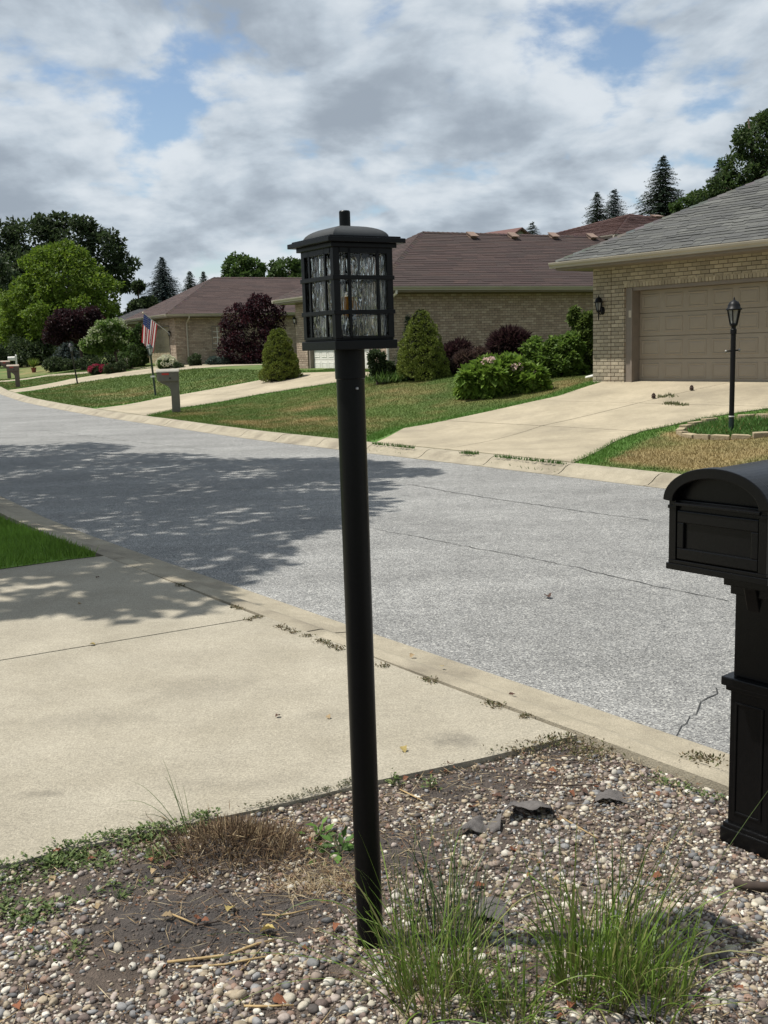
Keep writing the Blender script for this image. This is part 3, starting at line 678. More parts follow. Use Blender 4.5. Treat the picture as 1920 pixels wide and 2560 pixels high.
# --- the two brown-roofed houses ---------------------------------------------------------------------------
def brown_house(label, corner_px, depth, azf, Wd, Ls, door_mat, win=None, nb='warm', roof_pal=None, vents=None, dpx=None, floor_dz=-2.65, door_u=None):
    ec = at_y(*corner_px, depth); fr = Frame((0, 0, 0), azf+math.pi/2); ov = 0.55
    fr.o = ec+fr.x*ov+fr.y*ov; fr.o[2] = ec[2]+floor_dz; zE = -floor_dz; W_, L_ = Wd-2*ov, Ls-2*ov; zt = zE-0.05
    h = thing('brick_house', label, 'house', fr.o, fr.rz)
    w = MB(); u0, u1, oz = door_u or (0.95, 5.95, 2.12)
    w.box(0, L_, 0.0, 0.3, -0.6, zt); w.box(0.002, 0.3, 0.3, u0, -0.6, zt); w.box(0.003, 0.3, u0, u1, oz, zt); w.box(0.002, 0.3, u1, W_-0.3, -0.6, zt); w.box(0, L_, W_-0.3, W_, -0.6, zt); w.box(L_-0.3, L_-0.002, 0.3, W_-0.3, -0.6, zt)
    w.box(0.3, 0.4, u0-0.1, u1+0.1, -0.6, zt)
    wall = w.build('wall', MORTL, h)
    holes = [win] if win else []
    b = MB(); wall_bricks(b, brick_layout(-0.01, L_, -0.25, zt-0.15, holes, (), 0.21, 0.079), 'y', 0.012, nb); wall_bricks(b, brick_layout(0.02, W_, -0.25, zt-0.15, [(u0, u1, -1, oz)], (), 0.21, 0.079), 'x', 0.012, nb)
    o = b.build('brickwork', BRK, wall, attr=True); o['kind'] = 'stuff'
    garage_door(h, door_mat, 'x', u0+0.003, u1-0.003, -0.1, oz-0.003, 0.2, 8, TRIM)
    roof = hip_roof(h, fr, -ov, L_+ov, -ov, W_+ov, zE, 0.52, SHB, roof_pal, 0.145, (0.5, 1.0), (), (0, 3), 0, 0.011)
    return h, fr, wall, roof, L_, W_, zE
PB = [(0.050, 0.030, 0.026), (0.043, 0.027, 0.023), (0.056, 0.034, 0.028), (0.047, 0.031, 0.026)]
hb, FB, wallb, roofb, LB, WB_, zEB = brown_house('brick house with brown hip roof, four roof vents and white garage door', (942, 714), 31.2, math.radians(-28), 8.0, 21.0, WHITE, None, 'warm', PB)
VENTM = mat('vent_metal', hx('8b7565'), hx('7d685a'), 4, 0.6)
for (px, py) in ((1178, 592), (1280, 593), (1381, 593), (1477, 595)):          # box vents just under the ridge
    Rr = 4.0*0.52; d = ray(px, py); best = None
    n = fr_n = None
    for k in np.arange(3.0, 3.9, 0.01):
        x, z = FB.on_y(px, py, k-0.55)
        e = abs(z-(zEB+k*0.52))
        if best is None or e < best[0]: best = (e, x, k-0.55, z)
    _, x, y, z = best; v = MB(); M_ = Matrix.Translation((x, y, z)) @ Matrix.Rotation(math.atan(0.52), 4, 'X')
    v.box(-0.13, 0.13, -0.16, 0.12, 0.0, 0.10, M_); v.box(-0.16, 0.16, -0.24, 0.15, 0.10, 0.13, M_); v.build('roof_vent', VENTM, roofb)
# main block behind, taller
def main_block():
    a = at_y(1574, 536, 47.0); yo = FB.y; fr = FB; q = a-fr.o; ax, ay, az_ = q@fr.x, q@fr.y, q[2]
    Wd = 6.0; pit = 0.27; zE = az_-Wd*pit; X0, X1 = ax-Wd, ax+Wd; Y0, Y1 = ay-Wd, ay+Wd+0.01
    w = MB(); w.box(X0+0.5, X1-0.5, Y0+0.5, Y1-0.5, -0.5, zE-0.1); w.build('main_wall', MORTL, hb)
    hip_roof(hb, fr, X0, X1, Y0, Y1, zE, pit, SHB, [(0.088, 0.046, 0.038), (0.077, 0.041, 0.035)], 0.16, (0.6, 1.2), (), (0, 1, 3), 0, 0.016)
    v = MB(); x, y, z = ax+0.75, ay-0.9, az_-0.26; M_ = Matrix.Translation((x, y, z)) @ Matrix.Rotation(math.atan(pit), 4, 'X'); v.box(-0.17, 0.17, -0.16, 0.12, 0.0, 0.10, M_); v.box(-0.24, 0.24, -0.24, 0.15, 0.10, 0.14, M_); v.build('roof_vent', VENTM, hb)
main_block()
def downspout(h, pts, m=GUTTER):
    d = MB(); d.tube(pts, 0.042, 8); d.build('downspout', m, h)
downspout(hb, [(0.1, -0.58, zEB-0.12), (0.1, -0.58, zEB-0.22), (0.02, -0.06, zEB-0.5), (0.02, -0.06, 0.0), (0.02, -0.25, -0.08)], mat('white_downspout', hx('c9c4ba'), rough=0.5))
# left house
ecl = (417, 784)
hl, FL, walll, roofl, LL, WL, zEL = brown_house('distant brick house with brown roof, flag and beige garage door', ecl, 52.6, math.radians(-28), 8.0, 15.0, mat('beige_door', hx('a99b80'), rough=0.6), (2.95, 4.0, 0.86, 2.12), 'warm', [(0.060, 0.038, 0.033), (0.052, 0.034, 0.030), (0.066, 0.042, 0.036)])
def window(h, x0, x1, z0, z1):
    f = MB(); f.box(x0, x1, -0.03, 0.03, z0, z0+0.04); f.box(x0, x1, -0.03, 0.03, z1-0.04, z1); f.box(x0, x0+0.04, -0.03, 0.03, z0+0.04, z1-0.04); f.box(x1-0.04, x1, -0.03, 0.03, z0+0.04, z1-0.04)
    w = f.build('window', TRIM, h); p = MB(); p.box(x0+0.06, x1-0.06, -0.004, 0.004, z0+0.06, z1-0.06); p.build('pane', DARKGL, w)
    for k in (1, 2): q = MB(); xx = x0+(x1-x0)*k/3; q.box(xx-0.015, xx+0.015, -0.02, -0.005, z0+0.06, z1-0.06); q.build('muntin', WHITE, w)
    for k in (1, 2, 3): q = MB(); zz = z0+(z1-z0)*k/4; q.box(x0+0.06, x1-0.06, -0.019, -0.005, zz-0.012, zz+0.012); q.build('muntin', WHITE, w)
    s = MB(); s.box(x0-0.06, x1+0.06, -0.08, 0.0, z0-0.08, z0-0.002); s.build('sill', CONC2, w)
wx0, wz1 = FL.on_y(528, 815); wx1, wz0 = FL.on_y(560, 872)
window(hl, wx0, max(wx1, wx0+0.9), wz0, wz1)
xd, _ = FL.on_y(468, 840, -0.06); downspout(hl, [(xd, -0.58, zEL-0.12), (xd, -0.58, zEL-0.22), (xd, -0.06, zEL-0.5), (xd, -0.06, 0.05), (xd, -0.3, -0.02)])
# gray-roofed house behind the trees, with its little gable, and the gable far behind the brown roof
def plain_house(label, px, depth, azf, Wd, Ls, shm, pal, wallm, pitch=0.45, zdrop=2.7):
    ec = at_y(*px, depth); fr = Frame(ec, azf+math.pi/2); ov = 0.5; fr.o = ec+fr.x*ov+fr.y*ov; fr.o[2] = ec[2]-zdrop
    h = thing('far_house', label, 'house', fr.o, fr.rz); w = MB(); w.box(0, Ls-1, 0, Wd-1, -1.5, zdrop-0.1); w.build('wall', wallm, h)
    hip_roof(h, fr, -ov, Ls-ov, -ov, Wd-ov, zdrop, pitch, shm, pal, 0.2, (0.6, 1.2), (), (0, 3), 0, 0.02)
    d = MB(); d.box(-0.03, 0.02, 1.2, 2.2, 0, 2.05); d.build('door', WHITE, h)
    d = MB(); d.box(-0.03, 0.02, 2.7, 4.0, 0.9, 2.0); f = d.build('window', WHITE, h); d = MB(); d.box(-0.04, -0.031, 2.78, 3.92, 0.98, 1.92); d.build('pane', DARKGL, f)
    return h
plain_house('far gray-roofed house half hidden behind the bright maple', (285, 804), 72.0, math.radians(-30), 5.5, 6.5, SHG, [(0.075, 0.072, 0.074), (0.065, 0.063, 0.065)], MORTL, 0.34)
def far_gable():
    a = at_y(1306, 568, 68.0); fr = Frame(a, math.radians(-38)); hh = 6.2
    h = thing('far_house', 'tiny gray gable peeking over the brown ridge', 'house', (a[0], a[1], a[2]-hh), fr.rz)
    w = MB(); w.prism([(-3.2, -1), (3.2, -1), (3.2, hh-1.75), (0, hh-0.12), (-3.2, hh-1.75)], 'x', 0.3, 9); w.build('wall', mat('gray_siding', hx('8d8c88'), rough=0.8), h)
    w = MB(); 
    for s in (1, -1): w.add([(0, 0, hh), (0, s*3.7, hh-1.95), (9, s*3.7, hh-1.95), (9, 0, hh), (0, 0, hh-0.12), (0, s*3.7, hh-2.07), (9, s*3.7, hh-2.07), (9, 0, hh-0.12)], [(0, 1, 2, 3), (4, 7, 6, 5), (0, 4, 5, 1), (1, 5, 6, 2), (2, 6, 7, 3)])
    w.build('roof', mat('far_roof', hx('6a4d47'), hx('5d443f'), 6, 0.95), h)
far_gable()
# white board fence behind the hydrangea
def fence():
    a = hit(299, 918); b = hit(336, 914); f = np.array(b)-np.array(a); L_ = max(np.linalg.norm(f[:2]), 1.5); rz = math.atan2(f[1], f[0])
    h = thing('board_fence', 'cream vertical board fence behind the white-flowered tree', 'fence', (a[0], a[1], a[2]), rz)
    r = MB(); r.box(0, L_, 0.03, 0.07, 0.3, 0.4); r.box(0, L_, 0.03, 0.07, 1.2, 1.3); r.build('rail', WHITE, h)
    bm_ = MB(); bm_.box(0, 0.16, 0, 0.025, 0, 1.5); me = bm_.mesh('board', mat('cream_paint', hx('c9c2ae'), rough=0.7))
    for k in range(int(L_/0.2)): new_obj('board', me, h, (k*0.2, 0, random.uniform(-0.01, 0.01)))
fence()
# ------------------------------------------------------------------ the black post lamp in front
LAMPB = mat('black_powder_coat', (0.003, 0.0033, 0.0035), (0.005, 0.005, 0.0052), 120, 0.34, 0.05, 400, spec=0.17)
def water_glass():
    m = bpy.data.materials.new('water_glass'); m.use_nodes = True; nt = m.node_tree; N = nt.nodes; L = nt.links; N.clear()
    o = N.new('ShaderNodeOutputMaterial'); g = N.new('ShaderNodeBsdfGlass'); g.inputs['IOR'].default_value = 1.35; g.inputs['Roughness'].default_value = 0.02; g.inputs['Color'].default_value = (0.93, 0.94, 0.93, 1)
    tc = N.new('ShaderNodeTexCoord'); mp = N.new('ShaderNodeMapping'); mp.inputs['Scale'].default_value = (52, 52, 7); L.new(tc.outputs['Object'], mp.inputs[0])
    n = N.new('ShaderNodeTexNoise'); n.inputs['Scale'].default_value = 1.0; n.inputs['Detail'].default_value = 1.5; n.inputs['Distortion'].default_value = 0.5; L.new(mp.outputs[0], n.inputs['Vector'])
    ab = N.new('ShaderNodeMath'); ab.operation = 'PINGPONG'; ab.inputs[1].default_value = 0.09; L.new(n.outputs['Fac'], ab.inputs[0])
    sm = N.new('ShaderNodeMapRange'); sm.interpolation_type = 'SMOOTHSTEP'; L.new(ab.outputs[0], sm.inputs[0]); sm.inputs[1].default_value = 0.0; sm.inputs[2].default_value = 0.05
    b = N.new('ShaderNodeBump'); b.inputs['Strength'].default_value = 1.0; b.inputs['Distance'].default_value = 0.0013; L.new(sm.outputs[0], b.inputs['Height']); L.new(b.outputs[0], g.inputs['Normal'])
    L.new(g.outputs[0], o.inputs[0]); return m
WGL = water_glass()
CLEAR = bpy.data.materials.new('clear_glass'); CLEAR.use_nodes = True
_b = CLEAR.node_tree.nodes['Principled BSDF']; _b.inputs['Transmission Weight'].default_value = 1; _b.inputs['Roughness'].default_value = 0.02; _b.inputs['IOR'].default_value = 1.2
AMBER = mat('amber_filament', hx('e8a01c'), hx('d88c10'), 40, 0.6)
STEEL = mat('steel_screw', (0.35, 0.35, 0.36), rough=0.35, metal=1.0)
def sq(mb, h, z0, z1): return mb.box(-h, h, -h, h, z0, z1)
def near_lamp():
    t = thing('post_lamp', 'large black post lamp with square rippled-glass lantern and amber bulb, in the gravel', 'lamp post', (-0.078, 2.767, -0.012), math.radians(31.5))
    p = MB(); p.smooth = True; p.lathe([(0.0375, -0.06), (0.0375, 1.62)], 48, cap=False); p.build('pole', LAMPB, t)
    p = MB(); p.lathe([(0.0378, 1.607), (0.0402, 1.609), (0.0402, 1.684), (0.0378, 1.684)], 48, cap=False); s = p.build('sleeve', LAMPB, t)
    s = MB(); a = math.radians(-95); M_ = Matrix.Rotation(a, 4, 'Z') @ Matrix.Translation((0.0395, 0, 1.583)) @ Matrix.Rotation(math.pi/2, 4, 'Y')
    s.lathe([(0.004, -0.003), (0.0042, 0.001), (0.003, 0.003)], 12); s.v = [tuple(M_ @ Vector(v)) for v in s.v]; s.build('screw', STEEL, t)
    hb_, hw = 0.0875, 0.113
    b = MB(); sq(b, 0.0925, 1.684, 1.707); sq(b, 0.086, 1.707, 1.712); b.build('base_tray', LAMPB, t, bevel=0.002)
    # corner posts and bars
    z0, z1 = 1.712, 1.942
    for sx in (-1, 1):
        for sy in (-1, 1):
            m = MB(); c = hb_-0.009; m.box(sx*c-0.009, sx*c+0.009, sy*c-0.009, sy*c+0.009, z0, z1); m.build('corner_post', LAMPB, t, bevel=0.0015)
    for k in range(4):
        R_ = Matrix.Rotation(k*math.pi/2, 4, 'Z')
        for z in (1.864, 1.778):
            m = MB(); m.box(-hb_-0.002, hb_+0.002, -hb_-0.0035, -hb_+0.004, z-0.0055, z+0.0055, R_); m.build('cross_bar', LAMPB, t, bevel=0.001)
        for u in (-0.042, 0.042):
            m = MB(); m.box(u-0.0042, u+0.0042, -hb_-0.001, -hb_+0.0045, z0, z1, R_); m.build('upright_bar', LAMPB, t, bevel=0.001)
        m = MB(); m.box(-hb_+0.018, hb_-0.018, -hb_-0.001, -hb_+0.006, 1.924, z1, R_); m.box(-hb_+0.018, hb_-0.018, -hb_-0.001, -hb_+0.006, z0, z0+0.006, R_); m.build('top_rail', LAMPB, t)
        m = MB(); m.box(-hb_+0.012, hb_-0.012, -hb_+0.0065, -hb_+0.0095, z0+0.001, z1-0.001, R_); m.build('glass_pane', WGL, t)
    r = MB(); sq(r, 0.096, 1.938, 1.949); sq(r, hw, 1.949, 1.961); sq(r, hw-0.009, 1.961, 1.966); roof = r.build('roof', LAMPB, t, bevel=0.0015)
    d = MB(); d.smooth = True; prof = []
    for k in range(9): a = k/8*math.pi/2*0.93; prof.append((0.078*math.cos(a)+0.004, 1.966+0.033*math.sin(a)))
    n = 10; vs = []; fs = []
    for (h, z) in prof:
        for s in range(4):
            for j in range(n):
                q = -1+2*j/n; x, y = ((q, -1), (1, q), (-q, 1), (-1, -q))[s]; vs.append((x*h, y*h, z))
    m = 4*n
    for i_ in range(8):
        for j in range(m): fs.append((i_*m+j, i_*m+(j+1) % m, (i_+1)*m+(j+1) % m, (i_+1)*m+j))
    fs.append(tuple(8*m+j for j in range(m))); d.add(vs, fs)
    dm = d.mesh('roof_dome', mat('black_roof_metal', (0.045, 0.047, 0.047), (0.055, 0.057, 0.057), 90, 0.55, 0.06, 300, spec=0.2), fixn=True)
    try: dm.set_sharp_from_angle(angle=math.radians(35))
    except Exception: pass
    new_obj('roof_dome', dm, roof)
    f = MB(); f.lathe([(0.0145, 1.994), (0.0145, 2.036), (0.0125, 2.0385), (0.0, 2.0385)], 32, cap=False); fo = f.build('finial', LAMPB, t)
    # bulb
    b = MB(); b.smooth = True; b.lathe([(0.0, 1.835), (0.007, 1.834), (0.0155, 1.826), (0.0185, 1.812), (0.0185, 1.780), (0.015, 1.764), (0.013, 1.758)], 20, cap=False); bulb = b.build('bulb', CLEAR, t)
    a = MB(); 
    for k in range(8): an = k*math.pi/4; a.tube([(0.0095*math.cos(an), 0.0095*math.sin(an), 1.770), (0.008*math.cos(an), 0.008*math.sin(an), 1.820)], 0.0036, 6)
    a.build('filament', AMBER, bulb)
    s = MB(); s.lathe([(0.013, 1.745), (0.0135, 1.760), (0.012, 1.762)], 16); s.build('screw_base', STEEL, bulb); s = MB(); s.lathe([(0.019, 1.712), (0.019, 1.748), (0.015, 1.75)], 16); s.build('socket', LAMPB, t)
near_lamp()
# ------------------------------------------------------------------ the black mailbox at the right edge
PLAS = mat('black_plastic', (0.0028, 0.0028, 0.003), (0.0042, 0.0042, 0.0044), 60, 0.30, 0.06, 260, spec=0.26)
def near_mailbox():
    az = math.radians(180-38.5); rz = math.atan2(math.cos(az), math.sin(az))
    t = thing('mailbox', 'large black arched mailbox on a panelled black pedestal in the gravel', 'mailbox', (1.235, 3.29, -0.012), rz)
    p = MB(); p.box(-0.09, 0.09, -0.09, 0.09, -0.03, 0.046); p.box(-0.084, 0.084, -0.084, 0.084, 0.046, 0.062); p.build('plinth', PLAS, t, bevel=0.004)
    p = MB(); p.box(-0.072, 0.072, -0.072, 0.072, 0.062, 0.53); lp = p.build('pedestal', PLAS, t, bevel=0.003)
    for k in range(4):
        R_ = Matrix.Rotation(k*math.pi/2, 4, 'Z'); f = MB()
        f.box(-0.052, -0.044, -0.0765, -0.0715, 0.10, 0.49, R_); f.box(0.044, 0.052, -0.0765, -0.0715, 0.10, 0.49, R_); f.box(-0.044, 0.044, -0.0765, -0.0715, 0.10, 0.108, R_); f.box(-0.044, 0.044, -0.0765, -0.0715, 0.482, 0.49, R_)
        f.build('panel_frame', PLAS, lp, bevel=0.002)
    p = MB(); p.box(-0.084, 0.084, -0.084, 0.084, 0.527, 0.545); p.box(-0.095, 0.095, -0.095, 0.095, 0.545, 0.575); p.build('collar', PLAS, t, bevel=0.004)
    p = MB(); p.box(-0.066, 0.066, -0.066, 0.066, 0.575, 0.93); p.build('post', PLAS, t, bevel=0.003)
    p = MB(); p.box(-0.078, 0.078, -0.078, 0.078, 0.855, 0.885); p.box(-0.094, 0.094, -0.094, 0.094, 0.885, 0.962); p.prism([(-0.092, 0.886), (-0.064, 0.886), (-0.064, 0.80), (-0.075, 0.83)], 'x', -0.022, 0.022); p.build('bracket', PLAS, t, bevel=0.003)
    # box
    Y = 0.285
    b = MB(); b.box(-0.178, 0.178, -Y-0.004, Y+0.004, 0.958, 0.978); b.box(-0.172, 0.172, -Y, Y, 0.978, 0.99); b.box(-0.16, 0.16, -Y+0.012, Y-0.012, 0.99, 1.182); body = b.build('box', PLAS, t, bevel=0.002)
    for sx in (-1, 1):
        for sy in (-1, 1):
            c = MB(); c.box(sx*0.158-0.013, sx*0.158+0.013, sy*(Y-0.012)-0.012, sy*(Y-0.012)+0.012, 0.99, 1.182); c.box(sx*0.158-0.016, sx*0.158+0.016, sy*(Y-0.012)-0.0155, sy*(Y-0.012)+0.0155, 1.155, 1.166); c.build('corner_trim', PLAS, body, bevel=0.0015)
    f = MB(); y0, y1 = -Y+0.002, -Y+0.0125
    f.box(-0.142, 0.142, y0, y1, 1.112, 1.15); f.box(-0.142, 0.142, y0, y1, 0.994, 1.03); f.box(-0.142, -0.118, y0, y1, 1.03, 1.112); f.box(0.118, 0.142, y0, y1, 1.03, 1.112)
    f.build('back_panel', PLAS, body, bevel=0.003)
    f = MB(); f.box(-0.15, 0.15, -Y-0.008, -Y+0.012, 1.166, 1.176); f.build('ledge', PLAS, body, bevel=0.002)
    def arch(w, h, z, n=28): return [(-w*math.cos(math.pi*k/n), z+h*math.sin(math.pi*k/n)) for k in range(n+1)]
    r = MB(); A = arch(0.185, 0.112, 1.182); 
    r.prism([(0.165, 1.182), (-0.165, 1.182)]+[(x*0.94, 1.182+(z-1.182)*0.95) for x, z in A], 'y', -Y+0.03, Y-0.012)
    rf = r.build('lid', PLAS, t, bevel=0.002)
    for ya, yb in ((-Y-0.014, -Y+0.03), (Y-0.03, Y+0.014)):
        r = MB(); I = arch(0.150, 0.082, 1.179); ring = A+I[::-1]; n = len(A); V = []; 
        for y in (ya, yb): V += [(x, y, z) for x, z in A]+[(x, y, z) for x, z in I]
        F = []
        for k in range(n-1):
            F += [(k, k+1, n+k+1, n+k), (2*n+k+1, 2*n+k, 3*n+k, 3*n+k+1), (k+1, k, 2*n+k, 2*n+k+1), (n+k, n+k+1, 3*n+k+1, 3*n+k)]
        F += [(0, n, 3*n, 2*n), (n-1, 3*n-1, 4*n-1, 2*n-1)]; r.add(V, F); r.build('arch_rim', PLAS, rf, bevel=0.003)
near_mailbox()
# ------------------------------------------------------------------ furniture across the street
def small_lantern(t, z, s, glass=GLASSY, cap='dome', m=BLACK):
    """coach-lamp head on a post: tapered glass, bars, domed cap, finial; z is its foot, s its size"""
    a, b, h = 0.055*s, 0.10*s, 0.24*s
    g = MB(); n = 6; lo = [(a*0.86*math.cos(k*math.pi/3), a*0.86*math.sin(k*math.pi/3), z+0.03*s) for k in range(n)]; hi = [(b*0.88*math.cos(k*math.pi/3), b*0.88*math.sin(k*math.pi/3), z+h) for k in range(n)]
    g.add(lo+hi, [(k, (k+1) % n, n+(k+1) % n, n+k) for k in range(n)]); g.build('lamp_glass', glass, t)
    f = MB(); f.lathe([(0.03*s, z-0.03*s), (0.06*s, z), (0.06*s, z+0.03*s)], 12)
    for k in range(n): f.tube([(a*math.cos(k*math.pi/3), a*math.sin(k*math.pi/3), z+0.02*s), (b*math.cos(k*math.pi/3), b*math.sin(k*math.pi/3), z+h)], 0.010*s, 6)
    f.build('lamp_frame', m, t)
    c = MB(); c.smooth = True; c.lathe([(b*1.25, z+h-0.005), (b*1.22, z+h+0.015*s), (b*1.0, z+h+0.03*s), (b*0.92, z+h+0.075*s), (b*0.66, z+h+0.12*s), (b*0.25, z+h+0.145*s), (0.012*s, z+h+0.15*s), (0.014*s, z+h+0.165*s), (0.003, z+h+0.20*s)], 18); c.build('lamp_cap', m, t)
def far_black_lamp():
    p = hit(1828, 1078); k = mpp(p); z = lambda y: (1078-y)*k*0.995
    t = thing('post_lamp', 'black post lamp with ladder bar inside a stone ring by the driveway', 'lamp post', p)
    q = MB(); q.smooth = True; q.lathe([(0.041, -0.1), (0.041, z(1045))], 16, cap=False); q.build('pole_foot', mat('dark_green_metal', (0.006, 0.02, 0.017), rough=0.35), t)
    q = MB(); q.lathe([(0.038, z(1045)), (0.038, z(838)), (0.046, z(837)), (0.046, z(826)), (0.034, z(824)), (0.034, z(817))], 16, cap=False); q.build('pole', BLACK, t)
    q = MB(); q.lathe([(0.043, z(1042)), (0.043, z(1039))], 16); q.build('collar', WHITE, t)
    q = MB(); w = 17*k; q.tube([(-w, 0, z(879)), (w*0.9, 0, z(877))], 0.011, 8); q.v = q.v; bar = q.build('ladder_bar', BLACK, t)
    for s in (-1, 1): q = MB(); q.smooth = True; c = (s*w*(1 if s < 0 else .9), z(879 if s < 0 else 877)); q.lathe([(0.004, -0.022), (0.018, -0.012), (0.022, 0), (0.018, 0.012), (0.004, 0.022)], 10); q.v = [(x+c[0], y, zz+c[1]) for x, y, zz in q.v]; q.build('knob', mat('worn_metal', (0.25, 0.24, 0.22), rough=0.5, metal=0.6), bar)
    small_lantern(t, z(816), (816-747)*k/0.44, mat('clear_lamp_glass', (0.32, 0.33, 0.31), (0.2, 0.2, 0.19), 9, 0.1))
    # the ring of edging stones
    rx = (1940-1718)/2*k*1.04; ST = [mat('edging_stone', hx('a8997c'), hx('8c7d63'), 9, 0.95, 0.5, 40, rnd=0.15)]
    m1 = MB(); m1.prism([(-0.11, -0.06), (0.11, -0.06), (0.14, 0.06), (-0.14, 0.06)], 'z', -0.05, 0.066); me = m1.mesh('edging_stone', ST, bevel=0.012)
    c = np.array([p[0]+0.16, p[1]+0.13]); n = 19; R_ = 0.86; stones = []
    for j in range(n):
        a = 2*math.pi*j/n+0.12; x, y = c[0]+R_*math.cos(a), c[1]+R_*math.sin(a)
        if j in (4,): continue
        o = new_obj('edging_stone', me, None, (x, y, Z(x, y)+random.uniform(-0.015, 0.008)), a-math.pi/2+random.uniform(-0.08, 0.08)); o.rotation_euler[0] = random.uniform(-0.06, 0.06); o.rotation_euler[1] = random.uniform(-0.05, 0.05)
        stones.append((o, math.sin(a), x))
    ORD = ('first', 'second', 'third', 'fourth', 'fifth', 'sixth', 'seventh', 'eighth', 'ninth', 'tenth', 'eleventh', 'twelfth')
    for back in (False, True):
        for k_, (o, _, _x) in enumerate(sorted((q for q in stones if (q[1] > 0) == back), key=lambda q: q[2])): tag(o, '%s tan edging stone from the left along the %s of the lamp ring' % (ORD[k_], 'back' if back else 'front'), 'stone', 'edging stones round the black lamp')
    X = np.array([c+np.array([math.cos(b), math.sin(b)])*R_*math.sqrt(random.random())*0.9 for b in np.random.default_rng(3).random(2600)*6.283]); 
    g = new_obj('ring_weeds', blades('ring_weeds', X[:, 0], X[:, 1], terrain(X[:, 0], X[:, 1]), np.tile([0.07, 0.15, 0.03], (len(X), 1)), 0.085, 0.02, GRASSM, 1.2)); tag(g, 'green weeds filling the stone ring', 'weeds', None, 'stuff')
far_black_lamp()
def post_lamp(px, py, ytop, label, m, dx=0.0, s=None, glass=GLASSY, d=0.036):
    p = hit(px, py); k = mpp(p); H_ = (py-ytop)*k
    t = thing('post_lamp', label, 'lamp post', p, 0.2); t.rotation_euler = (0, dx, 0.0); s = 1.0
    q = MB(); q.smooth = True; q.lathe([(d, -0.1), (d, H_-0.44), (d*1.3, H_-0.43), (d*1.3, H_-0.40)], 12, cap=False); q.build('pole', m, t); small_lantern(t, H_-0.42, s, glass, m=m); return t, k
t, k = post_lamp(389, 988, 859, 'gray-green post lamp behind the gray mailbox beside the flag', mat('gray_green_metal', (0.035, 0.05, 0.045), rough=0.5), -0.06, glass=mat('pale_lamp_glass', (0.5, 0.53, 0.5), rough=0.2))
q = MB(); q.box(-0.09, 0.06, -0.05, 0.05, 0.62, 0.68); q.build('sign_clip', WHITE, t)
post_lamp(194, 960, 857, 'dark leaning post lamp beside the long driveway, under the purple tree', mat('dark_lamp_metal', (0.012, 0.013, 0.013), rough=0.5), -0.11, glass=mat('gray_lamp_glass', (0.3, 0.32, 0.32), rough=0.2))
def gray_mailbox(px, py, ytop, label, rz, m, capm, wpx, redflag=True):
    p = hit(px, py); k = mpp(p); H_ = (py-ytop)*k; s = H_/1.12
    t = thing('mailbox', label, 'mailbox', p, rz, 'molded mailboxes across the street' if False else None)
    b = MB(); b.prism([(-0.25*s, 0.80*s), (-0.27*s, 0.83*s), (-0.27*s, 1.03*s), (0.27*s, 1.03*s), (0.27*s, 0.80*s)], 'y', -0.14*s, 0.14*s); box = b.build('box', m, t, bevel=0.02*s)
    # curved post: leans out under the box
    q = MB(); 
    out = [(0.26, 0.0), (0.265, 0.81), (-0.22, 0.81), (-0.19, 0.76), (-0.08, 0.715), (0.0, 0.66), (0.045, 0.58), (0.055, 0.45), (0.05, 0.0)]
    q.prism([(x*s, z*s-(0.05 if z == 0 else 0)) for x, z in out], 'y', -0.088*s, 0.088*s); q.build('post', m, t, bevel=0.012*s)
    c = MB(); n = 14; A = [(-0.155*s*math.cos(math.pi*i_/n), 1.03*s+0.09*s*math.sin(math.pi*i_/n)) for i_ in range(n+1)]; c.prism([(y, z) for y, z in A], 'x', -0.29*s, 0.29*s); c.build('lid', capm, t, bevel=0.008*s)
    f = MB(); f.box(-0.15*s, 0.03*s, -0.152*s, -0.142*s, 0.965*s, 1.015*s); f.build('flag', mat('red_flag', hx('b5382e'), rough=0.45), t, bevel=0.01*s)
    n_ = MB(); n_.box(0.03*s, 0.05*s, -0.1435*s, -0.1395*s, 0.86*s, 0.90*s); n_.box(0.06*s, 0.075*s, -0.1435*s, -0.1395*s, 0.86*s, 0.90*s); n_.build('house_number', BLACK, t)
    d = MB(); d.box(-0.285*s, -0.272*s, -0.12*s, 0.12*s, 0.84*s, 1.05*s); d.build('door', m, t)
    return t
GRAYP = mat('gray_plastic', hx('6f6a5f'), hx('625d53'), 8, 0.6, 0.1, 80); GRAYC = mat('pale_gray_plastic', hx('a09a8c'), hx('928c7f'), 6, 0.55)
BRNP = mat('brown_plastic', hx('5d5045'), hx('52463c'), 8, 0.6); BRNC = mat('tan_plastic', hx('a08f7c'), rough=0.55)
gray_mailbox(426, 1031, 923, 'gray molded mailbox with a red flag at the curb by the pale driveway', 0.15, GRAYP, GRAYC, 42)
gray_mailbox(37, 968, 912, 'brown mailbox with tan lid, nearer of the two at the far curb', 0.2, BRNP, BRNC, 30)
gray_mailbox(17, 946, 902, 'brown mailbox behind another brown one, partly hidden at the far curb', 0.2, BRNP, BRNC, 25)
